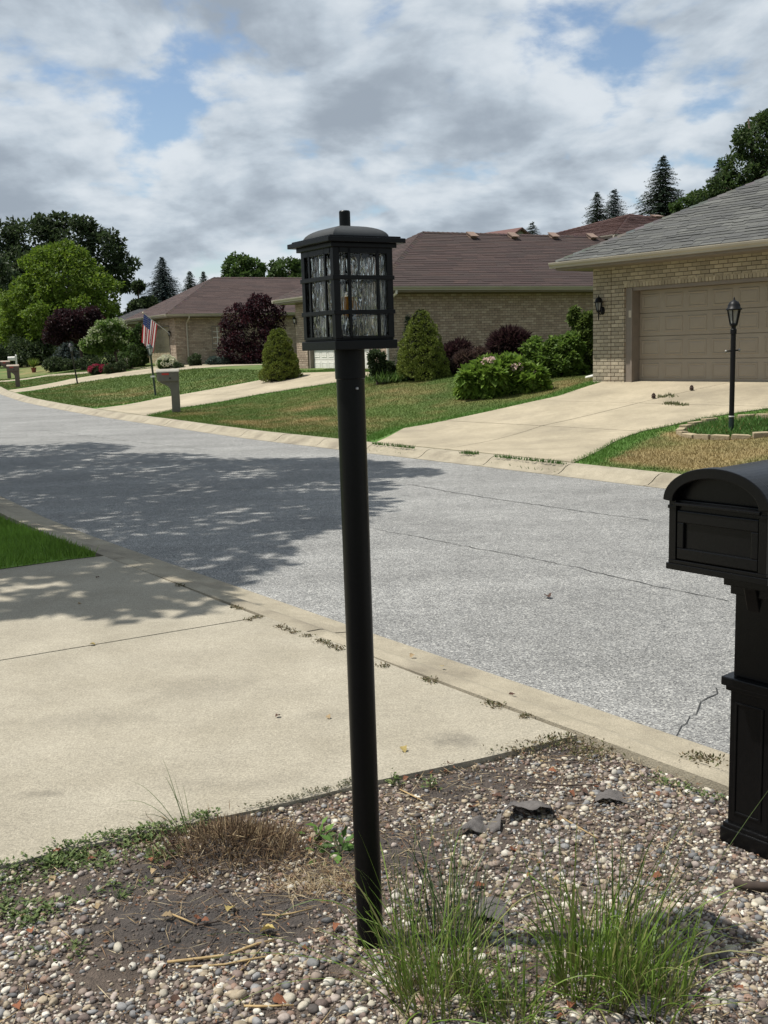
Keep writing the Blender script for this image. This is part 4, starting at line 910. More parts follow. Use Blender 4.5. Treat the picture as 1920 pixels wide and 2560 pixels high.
def white_mailbox():
    p = hit(43, 929); k = mpp(p); s = (929-888)*k/1.3
    t = thing('mailbox', 'white mailbox on a white wooden post far up the street', 'mailbox', p, 0.1)
    q = MB(); q.box(-0.06*s, 0.06*s, -0.06*s, 0.06*s, -0.1, 1.26*s); q.add([(-0.06*s, -0.06*s, 1.26*s), (0.06*s, -0.06*s, 1.26*s), (0.06*s, 0.06*s, 1.26*s), (-0.06*s, 0.06*s, 1.26*s), (0, 0, 1.36*s)], [(0, 1, 4), (1, 2, 4), (2, 3, 4), (3, 0, 4)]); q.build('post', WHITE, t)
    q = MB(); q.box(-0.62*s, -0.06*s, -0.05*s, 0.05*s, 0.86*s, 0.93*s); q.build('arm', WHITE, t)
    q = MB(); n = 12; A = [(-0.12*s, 0.93*s), (0.12*s, 0.93*s)]+[(0.12*s*math.cos(math.pi*j/n), (1.07+0.12*math.sin(math.pi*j/n))*s) for j in range(n+1)]; q.prism(A, 'x', -0.62*s, -0.08*s); q.build('box', WHITE, t)
white_mailbox()
def wall_lantern(fr, axis, px, pyt, pyb, label, s0=None, glass=None):
    u, zt = (fr.on_y if axis == 'y' else fr.on_x)(px, pyt); _, zb = (fr.on_y if axis == 'y' else fr.on_x)(px, pyb); H_ = zt-zb; s = H_/0.62
    o = fr.w(u, -0.14*s, zb) if axis == 'y' else fr.w(-0.14*s, u, zb)
    t = thing('wall_lantern', label, 'wall lamp', o, fr.rz if axis == 'y' else fr.rz-math.pi/2)
    small_lantern(t, 0.22*s, s*0.92, glass or GLASSY)
    q = MB(); q.lathe([(0.004, 0), (0.014*s, 0.05*s), (0.018*s, 0.2*s), (0.03*s, 0.23*s)], 8); q.build('tail', BLACK, t)
    q = MB(); q.tube([(0, 0, 0.21*s), (0.0, 0.06*s, 0.14*s), (0.0, 0.12*s, 0.18*s)], 0.012*s, 6); q.build('arm', BLACK, t)
    q = MB(); q.smooth = True; q.lathe([(0.075*s, 0), (0.075*s, 0.012*s), (0.06*s, 0.025*s), (0.02*s, 0.03*s)], 14); M_ = Matrix.Translation((0.02*s, 0.14*s-0.004, 0.24*s)) @ Matrix.Rotation(math.pi/2, 4, 'X') @ Matrix.Scale(1.4, 4, (0, 1, 0)); q.v = [tuple(M_ @ Vector(v)) for v in q.v]; q.build('back_plate', BLACK, t)
wall_lantern(HR, 'y', 1506, 738, 801, 'black coach lantern on the buff brick pillar beside the taupe garage', glass=mat('dark_lamp_glass', (0.16, 0.17, 0.17), rough=0.12))
wall_lantern(FB, 'x', 741, 790, 818, 'small black wall lantern on the brick left of the white garage door', glass=mat('offwhite_lamp_glass', (0.75, 0.74, 0.70), rough=0.15))  # lamp glass in a plain off-white colour
wall_lantern(FL, 'x', 427, 825, 848, 'small black wall lantern at the corner of the flag house garage')
# flag on its pole
def flag():
    a = at_y(421, 832, 52.9); tip = at_y(357.5, 782, 51.5); t = thing('flag', 'American flag hanging from a slanted pole on the distant garage', 'flag', a)
    d = Vector(tip-a); q = MB(); q.tube([(0, 0, 0), d], 0.016, 8); q.build('pole', mat('flag_pole', (0.5, 0.5, 0.48), rough=0.4), t)
    q = MB(); q.smooth = True; q.lathe([(0.003, -0.05), (0.04, -0.02), (0.045, 0.01), (0.02, 0.045), (0.003, 0.05)], 10); q.v = [tuple(Vector(v)+d) for v in q.v]; q.build('finial', mat('gold_ball', (0.5, 0.45, 0.3), rough=0.35), t)
    RED, WHT, BLU = mat('flag_red', hx('a3262e'), rough=0.85, trans=0.3), mat('flag_white', hx('d5d2cd'), rough=0.85, trans=0.3), mat('flag_blue', hx('2b3a6b'), rough=0.85, trans=0.3)
    U, V_ = 39, 36; hoist = 0.98; fly = 1.48; P0 = d*0.97; dn = -d.normalized()
    right = Vector(_r).normalized()
    def P(u, v, lift=0.0):
        b = P0+dn*(u*hoist); fold = 0.10*math.sin(u*17+v*2.2)*v**0.7; gather = (0.5-u)*v*0.30
        p = b+Vector((0, 0, -1))*(v*fly*(0.93+0.07*u))+dn*(gather*hoist*0.55)-Vector((right.x, right.y, 0))*(0.24*v)*1.0
        return p-Vector(_f)*(fold+lift)+Vector((0, 0, 0.02*math.sin(u*17)*v))
    vs = [P(i_/U, j/V_) for i_ in range(U+1) for j in range(V_+1)]; mb = MB(); mb.smooth = True; fs = []; mi = []
    for i_ in range(U):
        for j in range(V_):
            k = i_*(V_+1)+j; fs.append((k, k+1, k+V_+2, k+V_+1)); st = int((i_+0.5)/U*13)
            mi.append(2 if (st < 7 and (j+0.5)/V_ < 0.4) else (0 if st % 2 == 0 else 1))
    mb.add(vs, fs); mb.mi = mi; cl = mb.build('cloth', [RED, WHT, BLU], t, fixn=False)
    s = MB(); r = 0.022
    for row in range(9):
        for c in range(6 if row % 2 == 0 else 5):
            u = (row+1)/10*7/13; v = ((c+0.5) if row % 2 == 0 else (c+1.0))/6*0.4
            for L_ in (0.012, -0.012):
                o = P(u, v, L_); e1 = (P(u, v+0.01, L_)-o).normalized(); e2 = (P(u+0.01, v, L_)-o).normalized(); pts = []
                for kk in range(10): rr = r if kk % 2 == 0 else r*0.42; an = kk*math.pi/5; pts.append(o+e1*(-rr*math.cos(an))+e2*(rr*math.sin(an)))
                s.add(pts, [tuple(range(10))])
    st = s.build('stars', WHT, cl, fixn=False); st['kind'] = 'stuff'
flag()
# ------------------------------------------------------------------ vegetation
def leafm(name, tr=0.3, rough=0.6): return mat(name, hx('5c6a34'), attr=True, scale=2, rough=rough, trans=tr, spec=0.3, attr_n=0.0)
LEAF = leafm('foliage', 0.42); NEEDLE = leafm('needles', 0.12, 0.7); BARK = mat('bark', hx('4b3f33'), hx('352c24'), 9, 0.95, 0.6, 40, stretch=(1, 1, 0.25))
def diamonds(P, A, Nn, ln, wd, col, name, m, fold=0.25):
    """leaf-shaped pairs of triangles: P base points, A long axes, Nn face normals"""
    A = A/np.linalg.norm(A, axis=1, keepdims=True); B = np.cross(Nn, A); nb = np.linalg.norm(B, axis=1, keepdims=True); B = B/np.maximum(nb, 1e-6); Cn = np.cross(A, B)
    n = len(P); ln = np.broadcast_to(ln, n)[:, None]; wd = np.broadcast_to(wd, n)[:, None]; V = np.empty((n, 4, 3)); mid = P+A*ln*0.45-Cn*wd*fold*0.5
    V[:, 0] = P; V[:, 1] = P+A*ln*0.45+B*wd*0.5+Cn*wd*fold; V[:, 2] = P+A*ln; V[:, 3] = P+A*ln*0.45-B*wd*0.5+Cn*wd*fold
    i = np.arange(n)*4; Q = np.stack([np.stack([i, i+1, i+2], -1), np.stack([i, i+2, i+3], -1)], 1).reshape(-1, 3)
    return np_mesh(name, V.reshape(-1, 3), Q, m, np.repeat(col[:, None, :], 4, 1).reshape(-1, 3))
def pal_pick(pal, n, r, var=0.25):
    c = np.array(pal)[r.integers(0, len(pal), n)]; return c*r.uniform(1-var, 1+var, (n, 1))
def blob_points(blobs, n, r, shell=0.62, inside_cut=0.72):
    w = np.array([b[3]*b[5]+b[3]*b[4] for b in blobs]); idx = r.choice(len(blobs), n, p=w/w.sum()); B = np.array(blobs)[idx]
    D = r.normal(size=(n, 3)); D /= np.linalg.norm(D, axis=1, keepdims=True); rad = shell+(1.04-shell)*r.random(n)**0.6
    P = B[:, :3]+D*B[:, 3:6]*rad[:, None]; keep = np.ones(n, bool)
    for j, b in enumerate(blobs):
        q = ((P-np.array(b[:3]))/np.array(b[3:6])); keep &= (np.sum(q*q, 1) > inside_cut**2*0.8) | (idx == j)
    return P[keep], D[keep]
def foliage(name, blobs, n, size, pal, parent, seed=1, m=None, up=0.8, axis_rad=0.5, wid=0.6, holes=0.0, hs=1.2, var=0.28, lumps=0, zmin=None, lr=(0.22, 0.42)):
    r = np.random.default_rng(seed)
    if lumps:       # break the big masses into many small leafy ones on their surface
        out = []
        P, D = blob_points(blobs, lumps, r, 0.80, 0.75); rb = np.mean([min(b[3:6]) for b in blobs])
        for p in P: q = rb*r.uniform(*lr); out.append((*p, q, q, q*0.8))
        blobs = [(*b[:3], b[3]*0.86, b[4]*0.86, b[5]*0.86) for b in blobs]+out
    P, D = blob_points(blobs, n, r)
    if zmin is not None: k = P[:, 2] > zmin; P, D = P[k], D[k]
    if holes: k = vnoise(P[:, 0]+P[:, 2]*0.7, P[:, 1]+P[:, 2]*0.9, hs, 2, seed) > holes; P, D = P[k], D[k]
    n = len(P); A = D*axis_rad+r.normal(size=(n, 3))*0.55; A[:, 2] -= 0.1; Nn = D*0.6+np.array([0, 0, up])+r.normal(size=(n, 3))*0.55
    ln = size*r.uniform(0.6, 1.35, n)
    return new_obj(name, diamonds(P, A, Nn, ln, ln*wid, pal_pick(pal, n, r, var), name, m or LEAF), parent)
def px_blobs(root, depth, spec, zs=1.0, seed=0):
    """crown masses given in photo pixels (x, y, rx, ry) at a depth, as local ellipsoids"""
    r = random.Random(seed); out = []; R_ = np.array(root)
    for q in spec:
        c = at_y(q[0], q[1], depth+(q[4] if len(q) > 4 else r.uniform(-0.3, 0.3)*q[2]*depth/F_PX)); k = depth/F_PX
        out.append((*(c-R_), q[2]*k, q[2]*k*zs, q[3]*k))
    return out
def base_at(px, depth):
    p = at_y(px, 900, depth); return (p[0], p[1], Z(p[0], p[1]))
def tree(label, px, depth, spec, n, size, pal, trunk_r, name='tree', seed=1, group=None, cat='tree', lumps=60, bark=None, limb=True, **kw):
    b = base_at(px, depth); t = thing(name, label, cat, b, 0, group); bl = px_blobs(b, depth, spec, 0.95, seed)
    top = max(bl, key=lambda q: q[2]); cx = np.mean([q[0] for q in bl]); cy = np.mean([q[1] for q in bl]); zlo = min(q[2]-q[5] for q in bl); zhi = max(q[2] for q in bl)
    r = random.Random(seed); tb = MB(); tb.smooth = True
    tb.tube([(0, 0, -0.3), (0.02, 0.02, 0.3), (cx*0.25+r.uniform(-.1, .1), cy*0.25, max(zlo, 0.4)), (cx*0.7, cy*0.7, (zlo+zhi)/2), (cx, cy, zhi)], [trunk_r*1.5, trunk_r*1.05, trunk_r*0.85, trunk_r*0.5, trunk_r*0.15], 10)
    for q in (bl if limb else []):
        z0 = max(zlo, 0.4)+0.25*(zhi-zlo)*r.random(); tb.tube([(cx*0.3, cy*0.3, z0), ((q[0]+cx*.3)/2, (q[1]+cy*.3)/2, (q[2]+z0)/2+0.1*q[5]), q[:3]], [trunk_r*0.5, trunk_r*0.3, trunk_r*0.1], 7)
    tb.build('trunk', bark or BARK, t)
    foliage('crown', bl, n, size, pal, t, seed, lumps=lumps, **kw); return t
def conifer(label, pxt, pyt, depth, hw_px, base_y, pal, seed=1, group=None, n_lv=26, dens=1.0, droop=0.25, size=None, base_hid=None):
    k = depth/F_PX; tip = at_y(pxt, pyt, depth); zg = Z(tip[0], tip[1]); H_ = tip[2]-zg; zb = max((at_y(pxt, base_y, depth)[2]-zg), 0.15); R_ = hw_px*k; r = np.random.default_rng(seed)
    t = thing('conifer', label, 'tree', (tip[0], tip[1], zg), 0, group); tb = MB(); tb.smooth = True; tb.tube([(0, 0, -0.3), (0, 0, H_*0.5), (0, 0, H_)], [0.02*H_+0.03, 0.012*H_+0.02, 0.01], 9); P = []; A = []; Nn = []; S = []
    size = size or 0.06*R_+0.14
    for lv in range(n_lv):
        f = ((lv+0.5)/n_lv)**0.85; z = zb+(H_-zb)*f; dz_ = (H_-zb)/n_lv; rad = R_*1.2*((1-f)**0.8)*r.uniform(0.78, 1.12)+0.012*R_; nb = int(11+12*(1-f))
        for b in range(nb):
            z = zb+(H_-zb)*f+dz_*r.uniform(-.6, .6); a = 6.283*(b+r.random()*0.8)/nb; ln = rad*r.uniform(0.55, 1.25); d = np.array([math.cos(a), math.sin(a), 0]); sd = np.array([-d[1], d[0], 0]); m = max(4, int(ln/(size*0.5)*dens))
            tb.tube([(0, 0, z), tuple(d*ln+np.array([0, 0, z-droop*ln*0.7]))], [0.012+0.006*ln, 0.004], 4, cap=False) if ln > 0.5 else None
            for j in range(m):
                u = (j+0.6)/m; c = d*ln*u+np.array([0, 0, z-droop*ln*u*u+0.08*ln*u])
                for s in (-1, 1, 0):
                    P.append(c+r.normal(size=3)*0.03); A.append(d*(0.7 if s else 1.2)+sd*s*r.uniform(0.5, 1.0)+np.array([0, 0, r.uniform(-0.5, 0.15)])); Nn.append(np.array([0, 0, 1.0])+r.normal(size=3)*0.35); S.append(size*r.uniform(0.7, 1.3)*(1-0.3*u)*(1-0.40*f))
    tb.build('trunk', BARK, t); P, A, Nn, S = map(np.array, (P, A, Nn, S))
    new_obj('crown', diamonds(P, A, Nn, S, S*0.42, pal_pick(pal, len(P), r, 0.3), 'crown', NEEDLE), t); return t
def shrub(label, px, py_base, spec, n, size, pal, name='shrub', seed=1, group=None, depth=None, cat='shrub', lumps=14, flowers=None, **kw):
    p = hit(px, py_base) if depth is None else base_at(px, depth); dep = float((np.array(p)-CAMP)@_f); t = thing(name, label, cat, p, 0, group); bl = px_blobs(p, dep+0.2, spec, 0.95, seed)
    tb = MB(); r = random.Random(seed)
    for q in bl:
        for _ in range(3): tb.tube([(r.uniform(-.06, .06)+q[0]*.3, r.uniform(-.06, .06)+q[1]*.3, -0.05), (q[0]*.7, q[1]*.7, q[2]*.5), (q[0]+r.uniform(-.4, .4)*q[3], q[1]+r.uniform(-.4, .4)*q[4], q[2])], [0.018, 0.013, 0.006], 5)
    tb.build('stems', BARK, t); foliage('foliage', bl, n, size, pal, t, seed, lumps=lumps, zmin=0.01, **kw)
    if flowers:
        fp, fn, fs, fm, rad = flowers; rr = np.random.default_rng(seed+5)
        P, D = blob_points(bl, fn*3, rr, 0.98, 0.95); k = (D[:, 2] > -0.1) & ((D@_f) < 0.4); P, D = P[k][:fn], D[k][:fn]
        for p_, d_ in zip(P, D):
            m = 46; q = rr.normal(size=(m, 3)); q /= np.linalg.norm(q, axis=1, keepdims=True); c = p_+d_*fs*0.5
            new_obj('flower', diamonds(c+q*fs*0.4, q+rr.normal(size=(m, 3))*0.4, rr.normal(size=(m, 3)), fs*0.45, fs*0.36, pal_pick(fp, m, rr, 0.12), 'flower', fm), t)
    return t
MAPLE = [(0.125, 0.195, 0.020), (0.095, 0.155, 0.016), (0.155, 0.22, 0.026)]; DARKG = [(0.046, 0.07, 0.026), (0.036, 0.056, 0.022), (0.058, 0.082, 0.030)]
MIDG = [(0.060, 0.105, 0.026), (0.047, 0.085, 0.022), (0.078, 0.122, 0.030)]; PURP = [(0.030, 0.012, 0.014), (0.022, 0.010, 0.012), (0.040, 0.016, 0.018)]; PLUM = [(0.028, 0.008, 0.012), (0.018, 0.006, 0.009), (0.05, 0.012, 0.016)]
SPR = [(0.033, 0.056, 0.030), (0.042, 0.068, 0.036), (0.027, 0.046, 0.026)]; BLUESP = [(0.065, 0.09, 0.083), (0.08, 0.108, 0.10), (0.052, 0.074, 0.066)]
# left background
tree('tall dark deciduous tree behind the bright maple', 150, 104, [(-10, 640, 75, 85), (85, 605, 75, 62), (180, 602, 75, 58), (255, 640, 62, 62), (295, 690, 40, 45), (50, 700, 100, 90), (160, 690, 110, 90), (320, 662, 16, 14), (140, 552, 32, 18), (215, 560, 26, 18), (300, 625, 24, 20), (40, 580, 22, 16)], 30000, 0.40, DARKG, 0.4, seed=3, lumps=170, holes=0.24, hs=0.5, lr=(0.14, 0.34))
tree('dark tree mass at the far left edge of the street', -40, 92, [(-40, 780, 90, 90), (-70, 690, 90, 90), (20, 845, 60, 40), (60, 870, 50, 35)], 9000, 0.42, DARKG, 0.35, seed=31, lumps=60)
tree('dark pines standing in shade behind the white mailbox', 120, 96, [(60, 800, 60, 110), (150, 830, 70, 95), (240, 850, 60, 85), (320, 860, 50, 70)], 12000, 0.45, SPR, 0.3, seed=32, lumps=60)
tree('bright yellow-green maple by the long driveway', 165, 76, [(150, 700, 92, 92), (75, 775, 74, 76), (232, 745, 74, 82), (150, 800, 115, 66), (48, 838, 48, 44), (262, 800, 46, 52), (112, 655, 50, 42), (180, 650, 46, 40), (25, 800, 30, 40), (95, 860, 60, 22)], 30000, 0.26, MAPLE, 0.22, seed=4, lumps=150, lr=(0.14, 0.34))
shrub('long dark hedge added to fill in the deep shade under the maple', 120, 925, [(-10, 898, 40, 30), (60, 885, 50, 40), (130, 880, 50, 46), (200, 885, 50, 44), (270, 890, 45, 42), (325, 888, 40, 44)], 14000, 0.22, DARKG, 'shade_fill_hedge', 61, depth=73, lumps=60)  # hedge added so the strip under the maple reads as dark shade
tree('small dark purple tree over the black post lamp', 205, 60, [(175, 812, 52, 36), (215, 800, 44, 32), (140, 835, 32, 25), (225, 840, 34, 26)], 9000, 0.19, PURP, 0.09, seed=5, lumps=50)
def hyd_tree():
    sp = [(270, 845, 46, 34), (235, 862, 32, 22), (315, 852, 32, 28), (275, 820, 36, 22), (222, 868, 18, 12), (330, 872, 18, 14)]
    t = tree('small tree with pale green and white blossom clusters by the flag', 292, 56, sp, 9000, 0.17, [(0.12, 0.19, 0.04), (0.085, 0.145, 0.03)], 0.07, seed=6, lumps=40); b = np.array(t.location); bl = px_blobs(b, 56, sp, 0.95, 6); r = np.random.default_rng(9)
    P, D = blob_points(bl, 900, r, 0.98, 0.95); k = (D[:, 2] > -0.2); P, D = P[k][:130], D[k][:130]; PP = np.repeat(P, 14, 0)+r.normal(size=(len(P)*14, 3))*0.06; n = len(PP)
    o = new_obj('blossom', diamonds(PP, r.normal(size=(n, 3))+np.array([0, 0, .6]), r.normal(size=(n, 3)), 0.10, 0.08, pal_pick([(0.30, 0.36, 0.16), (0.24, 0.31, 0.11), (0.46, 0.48, 0.33)], n, r, 0.15), 'blossom', LEAF), t); o['kind'] = 'stuff'
hyd_tree()
conifer('blue-gray spruce rising behind the flag house', 404, 644, 84, 62, 790, BLUESP, 7, n_lv=32, dens=1.2)
conifer('dark conifer just right of the blue spruce, roof height', 474, 680, 88, 46, 790, SPR, 8); conifer('low dark conifer with a blunt top over the flag house roof', 508, 680, 90, 36, 780, SPR, 9)
tree('rounded green tree left of the lantern, beyond the distant roof', 610, 108, [(590, 668, 34, 28), (630, 672, 32, 28), (612, 655, 20, 14), (610, 705, 50, 30)], 7000, 0.36, MIDG, 0.3, seed=10, lumps=50)
tree('broad green tree half behind the lantern, beyond the distant roof', 725, 112, [(715, 678, 42, 28), (755, 675, 36, 26), (690, 690, 22, 18), (740, 710, 60, 30)], 7000, 0.36, MIDG, 0.3, seed=11, lumps=50)
tree('scrubby green tree between the spruce and the gray roof', 350, 78, [(350, 768, 28, 18), (372, 760, 22, 16), (330, 790, 20, 15), (345, 715, 14, 12)], 3500, 0.28, DARKG, 0.12, seed=12, lumps=24)
# right background
conifer('thin spruce behind the red hip roof, leftmost of the group', 1493, 482, 76, 62, 640, SPR, 13, dens=0.9); conifer('bluish spruce behind the red hip roof', 1535, 474, 80, 74, 640, BLUESP, 14, dens=0.9)
conifer('tall dark spruce standing alone above the red roof', 1658, 392, 72, 98, 640, SPR, 15, n_lv=36, dens=1.2)
tree('low leafy tree between the tall spruce and gray roof', 1725, 70, [(1715, 520, 34, 26), (1750, 505, 34, 26), (1780, 520, 40, 30)], 6000, 0.24, MIDG, 0.2, seed=16, lumps=40)
conifer('dark spruce leaning out over the gray roof hip', 1800, 400, 62, 78, 600, SPR, 17, n_lv=28)
tree('large dark tree at the right edge above the gray roof', 1915, 58, [(1905, 360, 70, 60), (1860, 430, 60, 55), (1935, 450, 90, 70), (1815, 470, 45, 40), (1925, 300, 26, 24), (1890, 330, 36, 30), (1775, 500, 40, 36), (1840, 500, 60, 50)], 16000, 0.22, [(0.05, 0.085, 0.024), (0.038, 0.065, 0.02), (0.068, 0.10, 0.028)], 0.3, seed=18, lumps=90, holes=0.22, hs=0.8)
conifer('tiny treetop behind the far gray gable', 1330, 556, 92, 44, 640, SPR, 19, n_lv=14)
# shrubs round the distant houses
shrub('large dark plum-leaved shrub against the flag house wall', 622, 920, [(630, 835, 62, 70), (592, 800, 40, 42), (660, 790, 45, 45), (612, 880, 56, 40), (660, 870, 48, 46), (640, 755, 24, 22)], 16000, 0.13, PLUM, 'plum_shrub', 20, depth=49.5, lumps=90)
shrub('small dark green shrub by the downspout of the flag house', 487, 917, [(487, 902, 17, 15)], 1500, 0.10, DARKG, seed=21, depth=50.5); shrub('low blue-gray juniper under the flag house window', 548, 916, [(535, 903, 18, 12), (562, 902, 22, 13)], 2400, 0.09, [(0.07, 0.10, 0.085), (0.05, 0.075, 0.06)], seed=22, depth=50)
W_FL = [(0.62, 0.62, 0.45), (0.55, 0.56, 0.36), (0.7, 0.68, 0.55)]
shrub('white hydrangea bush beside the beige garage door', 416, 924, [(416, 912, 19, 16)], 1500, 0.11, MIDG, 'flowering_shrub', 23, depth=50, flowers=(W_FL, 26, 0.16, LEAF, 1)); shrub('low green shrub right of the white hydrangea', 447, 925, [(447, 918, 13, 9)], 900, 0.09, DARKG, seed=24, depth=49.5)
shrub('red geraniums in bloom beside the long driveway', 246, 937, [(240, 927, 15, 10), (262, 926, 14, 10)], 1600, 0.10, DARKG, 'flowering_shrub', 25, flowers=([(0.30, 0.03, 0.06), (0.40, 0.06, 0.10)], 34, 0.13, LEAF, 1))
shrub('dark low hedge right of the red geraniums', 285, 934, [(278, 922, 16, 12), (302, 918, 14, 14)], 1800, 0.10, DARKG, seed=26)
shrub('dark shrubs added to fill in the shade behind the red geraniums', 250, 925, [(225, 906, 26, 20), (262, 900, 26, 22), (300, 903, 24, 20)], 3000, 0.13, DARKG, seed=62, depth=59)  # added row, darkens the bright lawn strip that would show here
shrub('round green shrub under the blossom tree', 322, 925, [(318, 900, 22, 22), (334, 890, 18, 30)], 2600, 0.11, MIDG, seed=27, depth=54); shrub('narrow arborvitae at the corner of the flag house', 350, 920, [(349, 850, 11, 42), (352, 890, 15, 34)], 3000, 0.12, [(0.05, 0.09, 0.02), (0.04, 0.07, 0.018)], 'arborvitae', 28, depth=55.5)
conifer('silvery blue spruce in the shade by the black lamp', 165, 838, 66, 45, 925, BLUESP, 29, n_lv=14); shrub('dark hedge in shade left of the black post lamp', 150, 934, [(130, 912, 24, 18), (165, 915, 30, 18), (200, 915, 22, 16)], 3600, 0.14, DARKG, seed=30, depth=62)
def potted():
    p = hit(85, 931); k = mpp(p); t = thing('potted_plant', 'spiky yellow-green plant in a terracotta pot far up the street', 'plant', p); s = 14*k
    b = MB(); b.lathe([(s*0.32, 0), (s*0.46, s*0.75), (s*0.5, s*0.75), (s*0.5, s*0.85), (s*0.42, s*0.85), (s*0.4, s*0.8)], 16); b.build('pot', mat('terracotta', hx('7a4030'), rough=0.8), t)
    r = np.random.default_rng(2); n = 160; a = r.random(n)*6.283; A = np.stack([np.cos(a)*r.uniform(.2, 1.0, n), np.sin(a)*r.uniform(.2, 1.0, n), r.uniform(.6, 1.3, n)], -1); P = np.tile([0, 0, s*0.8], (n, 1))
    new_obj('leaves', diamonds(P, A, np.stack([np.cos(a), np.sin(a), 0*a-.6], -1), s*1.9*r.uniform(.6, 1.1, n), 0.06, pal_pick([(0.17, 0.22, 0.04), (0.12, 0.19, 0.03)], n, r), 'leaves', LEAF), t)
potted()
# brown house planting
DSP = [(0.15, 0.185, 0.028), (0.115, 0.15, 0.024), (0.175, 0.205, 0.034)]
def dwarf_spruce(label, px, pyb, pyt, hw, seed, depth=None, bend=0):
    p = hit(px, pyb) if depth is None else base_at(px, depth); dep = float((np.array(p)-CAMP)@_f); k = dep/F_PX; H_ = (pyb-pyt)*k; R_ = hw*k; r = np.random.default_rng(seed); t = thing('dwarf_spruce', label, 'shrub', p); bl = []; N_ = 54
    for j in range(N_):
        f = (j+0.5)/N_; z = H_*(0.04+0.93*f**1.15); rad = R_*(1-(z/H_)**1.9)**0.75; a = j*2.39996; q = (0.27-0.10*f)*R_*r.uniform(0.7, 1.35); bl.append((rad*0.78*math.cos(a), rad*0.78*math.sin(a), z, q*1.15, q*1.15, q*0.85))
    tb = MB(); tb.tube([(0, 0, -0.1), (0, 0, H_*0.9)], [0.06, 0.02], 8); tb.build('trunk', BARK, t)
    P, D = blob_points(bl, 26000, r, 0.75, 0.6); n = len(P); A = D+np.array([0, 0, .3])+r.normal(size=(n, 3))*.5; Nn = r.normal(size=(n, 3))+D*.3
    new_obj('foliage', diamonds(P, A, Nn, 0.05*r.uniform(.6, 1.4, n), 0.028, pal_pick(DSP, n, r, 0.3), 'foliage', NEEDLE), t)
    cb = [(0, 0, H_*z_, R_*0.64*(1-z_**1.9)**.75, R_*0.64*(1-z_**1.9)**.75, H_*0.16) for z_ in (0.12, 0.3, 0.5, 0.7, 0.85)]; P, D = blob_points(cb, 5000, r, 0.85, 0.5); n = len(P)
    new_obj('inner_foliage', diamonds(P, r.normal(size=(n, 3)), D, 0.10, 0.08, pal_pick([(0.03, 0.035, 0.015)], n, r), 'inner_foliage', NEEDLE), t)  # core coloured dark to paint the shade in the gaps between clumps
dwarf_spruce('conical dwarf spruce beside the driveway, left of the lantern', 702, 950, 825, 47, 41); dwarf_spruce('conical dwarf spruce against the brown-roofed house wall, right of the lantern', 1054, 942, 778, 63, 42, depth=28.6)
conifer('dark upright yew behind the right dwarf spruce', 1020, 790, 29.6, 34, 945, [(0.016, 0.03, 0.014), (0.02, 0.038, 0.016)], 43, n_lv=26, size=0.10)
BARB = [(0.040, 0.018, 0.020), (0.028, 0.012, 0.015), (0.07, 0.04, 0.035)]
shrub('dark red barberry nearest the dwarf spruce', 1140, 935, [(1130, 900, 36, 32), (1150, 880, 26, 24)], 7000, 0.17, BARB, 'barberry', 44, depth=29.2, axis_rad=1.6, wid=0.2, lumps=0, holes=0.3, hs=5); shrub('bronze barberry in front of the dark red one', 1180, 932, [(1165, 905, 30, 24), (1195, 900, 28, 26)], 6000, 0.12, [(0.09, 0.055, 0.045), (0.06, 0.035, 0.03), (0.12, 0.08, 0.06)], 'barberry', 45, depth=28.4, axis_rad=1.3, wid=0.28, lumps=0, holes=0.3, hs=5)
shrub('spiky maroon barberry under the middle of the brick wall', 1272, 925, [(1260, 870, 34, 36), (1295, 868, 32, 34), (1275, 850, 26, 24)], 8000, 0.20, BARB, 'barberry', 46, depth=29.5, axis_rad=1.8, wid=0.17, lumps=0, holes=0.3, hs=5)
shrub('dark shrub at the brick corner just right of the lamp pole', 946, 945, [(940, 905, 20, 34), (965, 925, 18, 22)], 3500, 0.09, DARKG, seed=47, depth=28.5)
def lilies():
    p = hit(975, 955); t = thing('daylily_clump', 'clump of strappy green daylily leaves by the brick corner', 'plant', p); r = np.random.default_rng(12); n = 700; k = mpp(p); X = r.normal(size=n)*26*k; Y = r.normal(size=n)*0.25; a = r.random(n)*6.283; A = np.stack([np.cos(a)*.7, np.sin(a)*.7, r.uniform(.4, 1.2, n)], -1)
    new_obj('leaves', diamonds(np.stack([X, Y, 0*X], -1), A, np.stack([-np.cos(a)*.5, -np.sin(a)*.5, 0*a+1], -1), r.uniform(.22, .5, n), 0.03, pal_pick([(0.07, 0.13, 0.03), (0.10, 0.16, 0.04)], n, r), 'leaves', LEAF), t)
lilies()
HYD = [(0.15, 0.24, 0.034), (0.115, 0.195, 0.027), (0.18, 0.265, 0.044)]
PINK = [(0.72, 0.52, 0.47), (0.78, 0.62, 0.56)]
shrub('low broad-leaved hydrangea with a few pink blooms beside the driveway', 1240, 992, [(1190, 955, 42, 40), (1240, 945, 52, 45), (1300, 955, 48, 40), (1340, 965, 30, 30), (1215, 925, 32, 24), (1265, 920, 36, 24)], 9000, 0.19, HYD, 'hydrangea', 48, axis_rad=0.7, wid=0.75, up=1.7, lumps=40, flowers=(PINK, 5, 0.13, LEAF, 1))
shrub('mid-green bushy shrub right of the pink hydrangea', 1400, 978, [(1360, 900, 50, 44), (1410, 880, 48, 44), (1395, 930, 58, 48), (1430, 935, 34, 44), (1340, 880, 26, 26), (1425, 855, 24, 22)], 14000, 0.12, [(0.115, 0.19, 0.032), (0.09, 0.155, 0.026), (0.145, 0.215, 0.04)], 'leafy_shrub', 49, depth=25.6, lumps=60, up=1.4)
